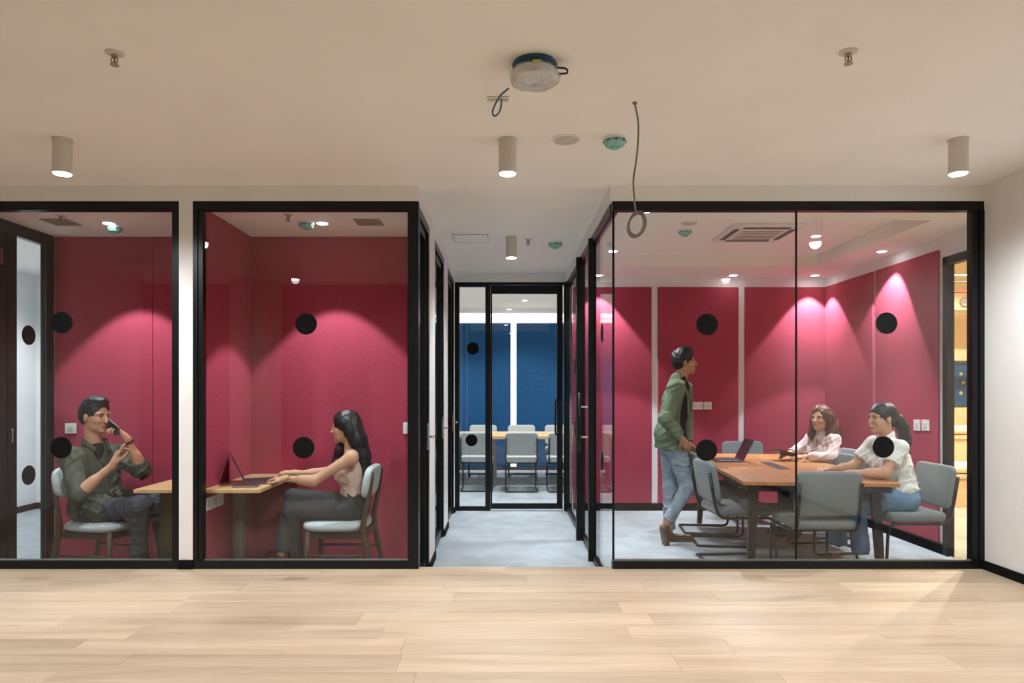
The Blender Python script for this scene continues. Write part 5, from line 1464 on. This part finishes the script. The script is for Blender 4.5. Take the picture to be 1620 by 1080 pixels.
# ------------------------------------------------------------------ person C: man walking in the meeting room (faces +x)
def man_walk():
    t = empty('person', (1.50, 6.2, 0.0), 'standing man in green blazer stepping along the meeting table', 'person')
    pel, chest, nb = A(1.505, 6.2, 0.92), A(1.555, 6.2, 1.27), A(1.59, 6.2, 1.465)
    fr = tframe(-24, 8)
    shR, shL = A(1.505, 6.030, 1.395), A(1.66, 6.375, 1.395)
    elR, wrR = A(1.40, 5.965, 1.135), A(1.535, 5.985, 0.965)
    elL, wrL = A(1.70, 6.44, 1.12), A(1.70, 6.36, 0.885)
    hpR, hpL = A(1.505, 6.11, 0.90), A(1.505, 6.29, 0.90)
    knR, knL = A(1.635, 6.11, 0.52), A(1.515, 6.27, 0.485)
    anR, anL = A(1.44, 6.10, 0.20), A(1.50, 6.27, 0.09)
    H = Head((1.622, 6.2, 1.638), -6, 2, s=0.98)
    B = Blob(0.004, 0.03)
    H.skin(B); HB = Blob(0.004, 0.03); HB.p = list(B.p)
    B.cone(nb + A(0, 0, -0.03), H.w(-0.02, 0, -0.06), 0.056, 0.053, 0.03)
    torso(B, fr, pel, chest, nb, g=-0.02)
    B.cone(shR, shL, 0.035, 0.035)
    B.chain([shR, elR, wrR], [0.035, 0.03, 0.024]); B.chain([shL, elL, wrL], [0.035, 0.03, 0.024])
    B.chain([hpR, knR, anR], [0.07, 0.05, 0.035]); B.chain([hpL, knL, anL], [0.07, 0.05, 0.035])
    hand(B, wrR + A(0.006, -0.004, -0.008), (0.62, 0.12, -0.78), (0.1, 0.95, 0.1), -1, curl=(18, 30, 20), thumb=(0.7, 0.75, 0.2))
    hand(B, wrL + A(0.004, -0.004, -0.006), (0.62, -0.35, -0.70), (0.1, -0.75, -0.65), 1, curl=(25, 35, 20), s=0.98)
    body = B.build('body', 'skin_brown', t)
    H.features(HB, body, 'hair_black')
    B = Blob(0.004, 0.02)
    H.ell(B, (-0.014, 0, 0.038), (0.106, 0.084, 0.098)); H.ell(B, (0.018, 0, 0.106), (0.060, 0.060, 0.032), 0.03); H.ell(B, (-0.050, 0, 0.0), (0.060, 0.076, 0.080))
    H.ell(B, (0.116, 0, 0.000), (0.080, 0.078, 0.082), 0.008, '-'); H.ell(B, (0.078, 0, -0.10), (0.085, 0.12, 0.10), 0.012, '-')
    for s in (-1, 1): H.ell(B, (0.004, 0.092 * s, -0.022), (0.026, 0.030, 0.038), 0.008, '-'); H.ell(B, (0.06, 0.09 * s, -0.02), (0.038, 0.04, 0.05), 0.01, '-')
    B.clip(H.w(-0.03, 0, -0.062), H.R @ A(0.25, 0, -1), 0.2)
    B.build('hair', 'hair_black', t, 0.003, 3)
    # black shirt
    B = Blob(0.005, 0.04)
    torso(B, fr, pel + A(0, 0, 0.03), chest, nb, 0.98, 1.10, 0.006)
    B.cone(nb + A(0, 0, -0.05), nb + A(0.0, 0, 0.02), 0.075, 0.060, 0.03)
    B.cone(nb + A(0.0, 0, -0.02), H.w(-0.02, 0, -0.06), 0.058, 0.055, 0.008, '-')
    B.build('shirt', 'shirt_black', t, 0.004, 2)
    # green blazer, open at the front
    B = Blob(0.005, 0.045)
    torso(B, fr, pel + A(-0.01, 0, 0.04), chest, nb, 1.12, 1.14, 0.014)
    B.cone(shR, shL, 0.068, 0.068); B.cone(shR, elR, 0.070, 0.060); B.cone(elR, lerp(elR, wrR, 0.90), 0.059, 0.046, 0.02, cut=True)
    B.cone(shL, elL, 0.070, 0.058); B.cone(elL, lerp(elL, wrL, 0.90), 0.057, 0.046, 0.02, cut=True)
    B.cone(nb + A(-0.03, 0, -0.04), nb + A(-0.035, 0, 0.015), 0.085, 0.062, 0.04)
    for s in (-1, 1): B.cone(pel + A(-0.01, 0.07 * s, 0.06), pel + A(-0.012, 0.075 * s, -0.07), 0.114, 0.114, 0.05)
    B.clip(A(1.5, 6.2, 0.855), (0, 0, -1), 0.5)
    f2 = tframe(-42, 9)
    B.ell(chest + f2 @ A(0.165, -0.018, -0.06), (0.135, 0.110, 0.35), f2, 0.010, '-'); B.ell(pel + f2 @ A(0.15, 0, 0.02), (0.13, 0.10, 0.16), f2, 0.02, '-')
    B.cone(nb + A(0.03, 0, -0.05), H.w(-0.005, 0, -0.06), 0.066, 0.060, 0.008, '-')
    bl = B.build('blazer', 'blazer_green', t, 0.006, 6)
    for s in (-1, 1):
        B = Blob(0.004, 0.015)
        B.chain([nb + fr @ A(-0.055, 0.040 * s, 0.018), nb + fr @ A(0.02, 0.080 * s, -0.005), nb + fr @ A(0.098, 0.088 * s, -0.13), nb + fr @ A(0.118, 0.075 * s, -0.28)], [0.012, 0.014, 0.018, 0.008])
        B.build('lapel', 'blazer_green', bl)
    # pale jeans
    B = Blob(0.005, 0.045)
    B.ell(pel + A(0, 0, -0.01), (0.115, 0.160, 0.105), fr)
    for hp, kn, an in ((hpR, knR, anR), (hpL, knL, anL)):
        B.cone(hp, kn, 0.090, 0.064); B.cone(kn, lerp(kn, an, 0.93), 0.062, 0.050, cut=True)
    B.build('jeans', 'jeans_pale', t, 0.005, 15)
    shoe(t, (1.452, 6.27, 0.002), (0.99, -0.1, 0), 'leather_brown', L=0.27)
    shoe(t, (1.375, 6.10, 0.175), (0.16, -0.03, -0.86), 'leather_brown', L=0.205, upv=(0.95, 0.1, 0.18))
man_walk()

# ------------------------------------------------------------------ person D: woman in white top at the near right of the table (faces -x)
def woman_white():
    t = empty('person', (2.95, 5.25, 0.0), 'seated woman in white top with ponytail nearest the glass', 'person')
    pel, chest, nb = A(3.03, 5.25, 0.565), A(2.975, 5.25, 0.84), A(2.925, 5.25, 1.015)
    fr = tframe(180, 11)
    shL, shR = A(2.935, 5.075, 0.955), A(2.925, 5.425, 0.955)
    elL, wrL = A(2.795, 5.03, 0.765), A(2.575, 5.10, 0.760)
    elR, wrR = A(2.76, 5.44, 0.765), A(2.545, 5.33, 0.765)
    hpL, hpR = A(3.01, 5.16, 0.545), A(3.01, 5.34, 0.545)
    knL, knR = A(2.625, 5.13, 0.535), A(2.61, 5.38, 0.535)
    anL, anR = A(2.70, 5.19, 0.165), A(2.64, 5.42, 0.165)
    H = Head((2.892, 5.245, 1.165), 186, -4, s=0.98, female=True)
    B = Blob(0.004, 0.03)
    H.skin(B); HB = Blob(0.004, 0.03); HB.p = list(B.p)
    B.cone(nb + A(0, 0, -0.03), H.w(-0.02, 0, -0.06), 0.050, 0.046, 0.03)
    torso(B, fr, pel, chest, nb, 0.86, 0.88, -0.018, True)
    B.cone(shL, shR, 0.028, 0.028)
    B.chain([shL, lerp(shL, elL, 0.5), elL, wrL], [0.030, 0.038, 0.036, 0.023]); B.chain([shR, lerp(shR, elR, 0.5), elR, wrR], [0.030, 0.038, 0.036, 0.023])
    B.cone(lerp(elL, wrL, 0.1), lerp(elL, wrL, 0.45), 0.036, 0.033); B.cone(lerp(elR, wrR, 0.1), lerp(elR, wrR, 0.45), 0.036, 0.033)
    B.chain([hpL, knL, anL], [0.065, 0.045, 0.032]); B.chain([hpR, knR, anR], [0.065, 0.045, 0.032])
    hand(B, wrL + A(-0.006, 0.002, -0.002), (-0.95, 0.15, -0.06), (0, 0, -1), 1, s=0.95, curl=(12, 22, 15), thumb=(0.6, 0.8, 0.2))
    hand(B, wrR + A(-0.006, -0.002, -0.002), (-0.93, -0.22, -0.02), (0, 0, -1), -1, s=0.95, curl=(14, 24, 15), thumb=(0.6, 0.8, 0.2))
    body = B.build('body', 'skin_tan', t)
    H.features(HB, body, 'hair_black')
    # hair pulled back with a ponytail
    B = Blob(0.004, 0.02)
    H.ell(B, (-0.016, 0, 0.034), (0.102, 0.081, 0.092)); H.ell(B, (-0.050, 0, -0.005), (0.058, 0.074, 0.076))
    H.ell(B, (0.110, 0, -0.018), (0.076, 0.075, 0.085), 0.012, '-'); H.ell(B, (0.070, 0, -0.11), (0.085, 0.12, 0.11), 0.012, '-')
    for s in (-1, 1): H.ell(B, (0.004, 0.092 * s, -0.022), (0.026, 0.030, 0.038), 0.008, '-')
    B.chain([H.w(-0.09, 0, 0.0), H.w(-0.125, 0.015, -0.02), H.w(-0.150, 0.025, -0.09), H.w(-0.165, 0.025, -0.19), H.w(-0.165, 0.02, -0.28), H.w(-0.155, 0.015, -0.33)], [0.024, 0.034, 0.044, 0.040, 0.028, 0.008], 0.025)
    hr = B.build('hair', 'hair_black', t, 0.003, 21)
    MB().tube([H.w(-0.113 + 0.008 * math.cos(a), 0.010 + 0.034 * math.cos(a), -0.008 + 0.034 * math.sin(a)) for a in [2 * math.pi * i / 20 for i in range(20)]], 0.006, 8, closed=True).build('hair_tie', 'leather_black', hr)
    # white short-sleeved top
    B = Blob(0.005, 0.04)
    torso(B, fr, pel + A(-0.005, 0, 0.03), chest, nb, 0.95, 1.0, 0.008, True)
    B.cone(shL, shR, 0.048, 0.048); B.cone(shL + A(0, 0.008, -0.006), lerp(shL, elL, 0.62), 0.054, 0.060, cut=True); B.cone(shR + A(0, -0.008, -0.006), lerp(shR, elR, 0.62), 0.054, 0.060, cut=True)
    B.cone(nb + A(0, 0, -0.05), nb + A(0.005, 0, 0.012), 0.075, 0.058, 0.03)
    B.clip(A(3.02, 5.25, 0.605), (0.25, 0, -1), 0.35)
    B.ell(nb + fr @ A(0.085, 0, -0.02), (0.055, 0.032, 0.08), fr, 0.01, '-'); B.cone(nb + A(0, 0, -0.02), H.w(-0.02, 0, -0.06), 0.055, 0.052, 0.008, '-')
    tp = B.build('top', 'tee_white', t, 0.007, 31)
    for s in (-1, 1):
        B = Blob(0.004, 0.012); B.chain([nb + fr @ A(-0.045, 0.032 * s, 0.035), nb + fr @ A(0.02, 0.066 * s, 0.012), nb + fr @ A(0.088, 0.042 * s, -0.045)], [0.010, 0.012, 0.009]); B.build('collar', 'tee_white', tp)
    B = Blob(0.005, 0.045)
    B.ell(pel + A(0.0, 0, -0.005), (0.118, 0.165, 0.108), fr)
    for hp, kn, an in ((hpL, knL, anL), (hpR, knR, anR)):
        B.cone(hp, kn, 0.096, 0.068, 0.03); B.cone(kn, an, 0.067, 0.062, 0.02, cut=True)
    B.build('jeans', 'jeans_blue', t, 0.004, 41)
    shoe(t, (2.745, 5.19, 0.002), (-0.97, -0.1, 0), 'leather_tan', L=0.24); shoe(t, (2.685, 5.42, 0.002), (-0.98, 0.0, 0), 'leather_tan', L=0.24)
    MB().tube([H.w(-0.008 + 0.003 * math.cos(a), 0.083, -0.060 + 0.020 * math.sin(a)) for a in [2 * math.pi * i / 20 for i in range(20)]], 0.0028, 8, closed=True).build('earring', 'chrome', t)
woman_white()

# ------------------------------------------------------------------ person E: woman in pink blouse farther along the table
def woman_pink():
    t = empty('person', (3.07, 6.5, 0.0), 'seated woman with wavy brown hair in pale pink blouse', 'person')
    pel, chest, nb = A(3.09, 6.52, 0.555), A(3.05, 6.51, 0.81), A(3.02, 6.50, 0.975)
    fr = tframe(196, 8)
    shL, shR = A(3.055, 6.335, 0.920), A(2.985, 6.660, 0.920)
    elL, wrL = A(2.985, 6.25, 0.768), A(2.785, 6.305, 0.765)
    elR, wrR = A(2.86, 6.66, 0.80), A(2.73, 6.53, 0.785)
    hpL, hpR = A(3.07, 6.43, 0.535), A(3.05, 6.61, 0.535)
    knL, knR = A(2.70, 6.42, 0.52), A(2.69, 6.62, 0.52)
    anL, anR = A(2.74, 6.42, 0.13), A(2.73, 6.62, 0.13)
    H = Head((2.998, 6.485, 1.112), 212, 2, s=0.96, female=True)
    B = Blob(0.004, 0.03)
    H.skin(B); HB = Blob(0.004, 0.03); HB.p = list(B.p)
    B.cone(nb + A(0, 0, -0.03), H.w(-0.02, 0, -0.06), 0.047, 0.044, 0.03)
    torso(B, fr, pel, chest, nb, 0.84, 0.86, -0.018, True)
    B.cone(shL, shR, 0.026, 0.026)
    B.chain([shL, elL, wrL], [0.028, 0.028, 0.022]); B.chain([shR, elR, wrR], [0.028, 0.028, 0.022])
    B.chain([hpL, knL, anL], [0.06, 0.042, 0.03]); B.chain([hpR, knR, anR], [0.06, 0.042, 0.03])
    hand(B, wrL + A(-0.006, 0.0, 0.0), (-0.96, 0.10, 0.02), (0.0, 0.35, -0.9), 1, s=0.92, curl=(22, 30, 20))
    hand(B, wrR + A(-0.006, 0.0, -0.004), (-0.88, -0.40, 0.0), (0.0, -0.3, -0.95), -1, s=0.92, curl=(22, 32, 20))
    body = B.build('body', 'skin_tan', t)
    H.features(HB, body, 'hair_brown')
    B = Blob(0.004, 0.025)
    H.ell(B, (-0.014, 0, 0.036), (0.106, 0.090, 0.096)); H.ell(B, (-0.055, 0, -0.02), (0.070, 0.090, 0.10))
    H.ell(B, (0.112, 0, -0.004), (0.082, 0.072, 0.098), 0.008, '-'); H.ell(B, (0.108, 0.012, 0.045), (0.050, 0.050, 0.052), 0.008, '-'); H.ell(B, (0.080, 0, -0.12), (0.070, 0.075, 0.10), 0.012, '-')
    for s in (-1, 1):
        B.chain([H.w(-0.005, 0.070 * s, 0.045), H.w(-0.012, 0.084 * s, -0.03), H.w(-0.022, 0.092 * s, -0.10), H.w(-0.004, 0.090 * s, -0.165), H.w(0.030, 0.075 * s, -0.215)], [0.022, 0.026, 0.030, 0.030, 0.012], 0.03)
        B.chain([H.w(-0.055, 0.050 * s, 0.0), H.w(-0.085, 0.070 * s, -0.09), H.w(-0.105, 0.085 * s, -0.16), H.w(-0.125, 0.090 * s, -0.235)], [0.050, 0.052, 0.046, 0.020], 0.04)
    B.build('hair', 'hair_brown', t, 0.007, 51)
    B = Blob(0.005, 0.04)
    torso(B, fr, pel + A(0, 0, 0.03), chest, nb, 0.9, 0.95, 0.008, True)
    B.cone(shL, shR, 0.044, 0.044); B.chain([shL + A(0, 0.008, -0.006), elL], [0.048, 0.046]); B.cone(elL, lerp(elL, wrL, 0.93), 0.050, 0.034, 0.02, cut=True)
    B.chain([shR + A(0, -0.008, -0.006), elR], [0.048, 0.046]); B.cone(elR, lerp(elR, wrR, 0.93), 0.050, 0.034, 0.02, cut=True)
    B.cone(nb + A(0, 0, -0.05), nb + A(0, 0, 0.006), 0.070, 0.054, 0.03)
    B.ell(nb + fr @ A(0.082, 0, -0.03), (0.05, 0.022, 0.095), fr, 0.01, '-'); B.cone(nb + A(0, 0, -0.02), H.w(-0.02, 0, -0.06), 0.051, 0.048, 0.008, '-')
    B.build('blouse', 'blouse_pink', t, 0.007, 61)
    B = Blob(0.005, 0.045)
    B.ell(pel + A(0, 0, -0.005), (0.108, 0.155, 0.10), fr)
    for hp, kn, an in ((hpL, knL, anL), (hpR, knR, anR)):
        B.cone(hp, kn, 0.085, 0.060); B.cone(kn, an, 0.060, 0.050, cut=True)
    B.build('trousers', 'trousers_charcoal', t, 0.004, 71)
    shoe(t, (2.78, 6.42, 0.002), (-0.98, 0.0, 0), 'leather_black', L=0.235); shoe(t, (2.77, 6.62, 0.002), (-0.98, 0.0, 0), 'leather_black', L=0.235)
    # tablet lifted in her hands, and the dark folder by the other woman
    tb = empty('tablet', (2.62, 6.42, TZ), 'dark tablet tilted up in the hands of the woman in pink', 'tablet')
    M = Matrix.Translation((2.625, 6.42, 0.792)) @ Matrix.Rotation(math.radians(6), 4, 'Z') @ Matrix.Rotation(math.radians(14), 4, 'Y') @ Matrix.Rotation(math.radians(-8), 4, 'X')
    MB().bbox(-0.12, 0.12, -0.09, 0.09, -0.005, 0.005, 0.004, 2, M).build('case', 'leather_black', tb)
    MB().bbox(-0.11, 0.11, -0.08, 0.08, 0.0045, 0.006, 0.0005, 1, M).build('display', 'screen', tb)
woman_pink()
tb = empty('tablet', (2.45, 5.28, TZ), 'flat dark tablet under the hands of the woman in white', 'tablet')
M = Matrix.Translation((2.46, 5.36, TZ + 0.0055)) @ Matrix.Rotation(math.radians(-12), 4, 'Z')
MB().bbox(-0.125, 0.125, -0.09, 0.09, -0.005, 0.004, 0.003, 2, M).build('case', 'leather_tan', tb)
MB().bbox(-0.115, 0.115, -0.08, 0.08, 0.0035, 0.0048, 0.0005, 1, M).build('display', 'screen', tb)
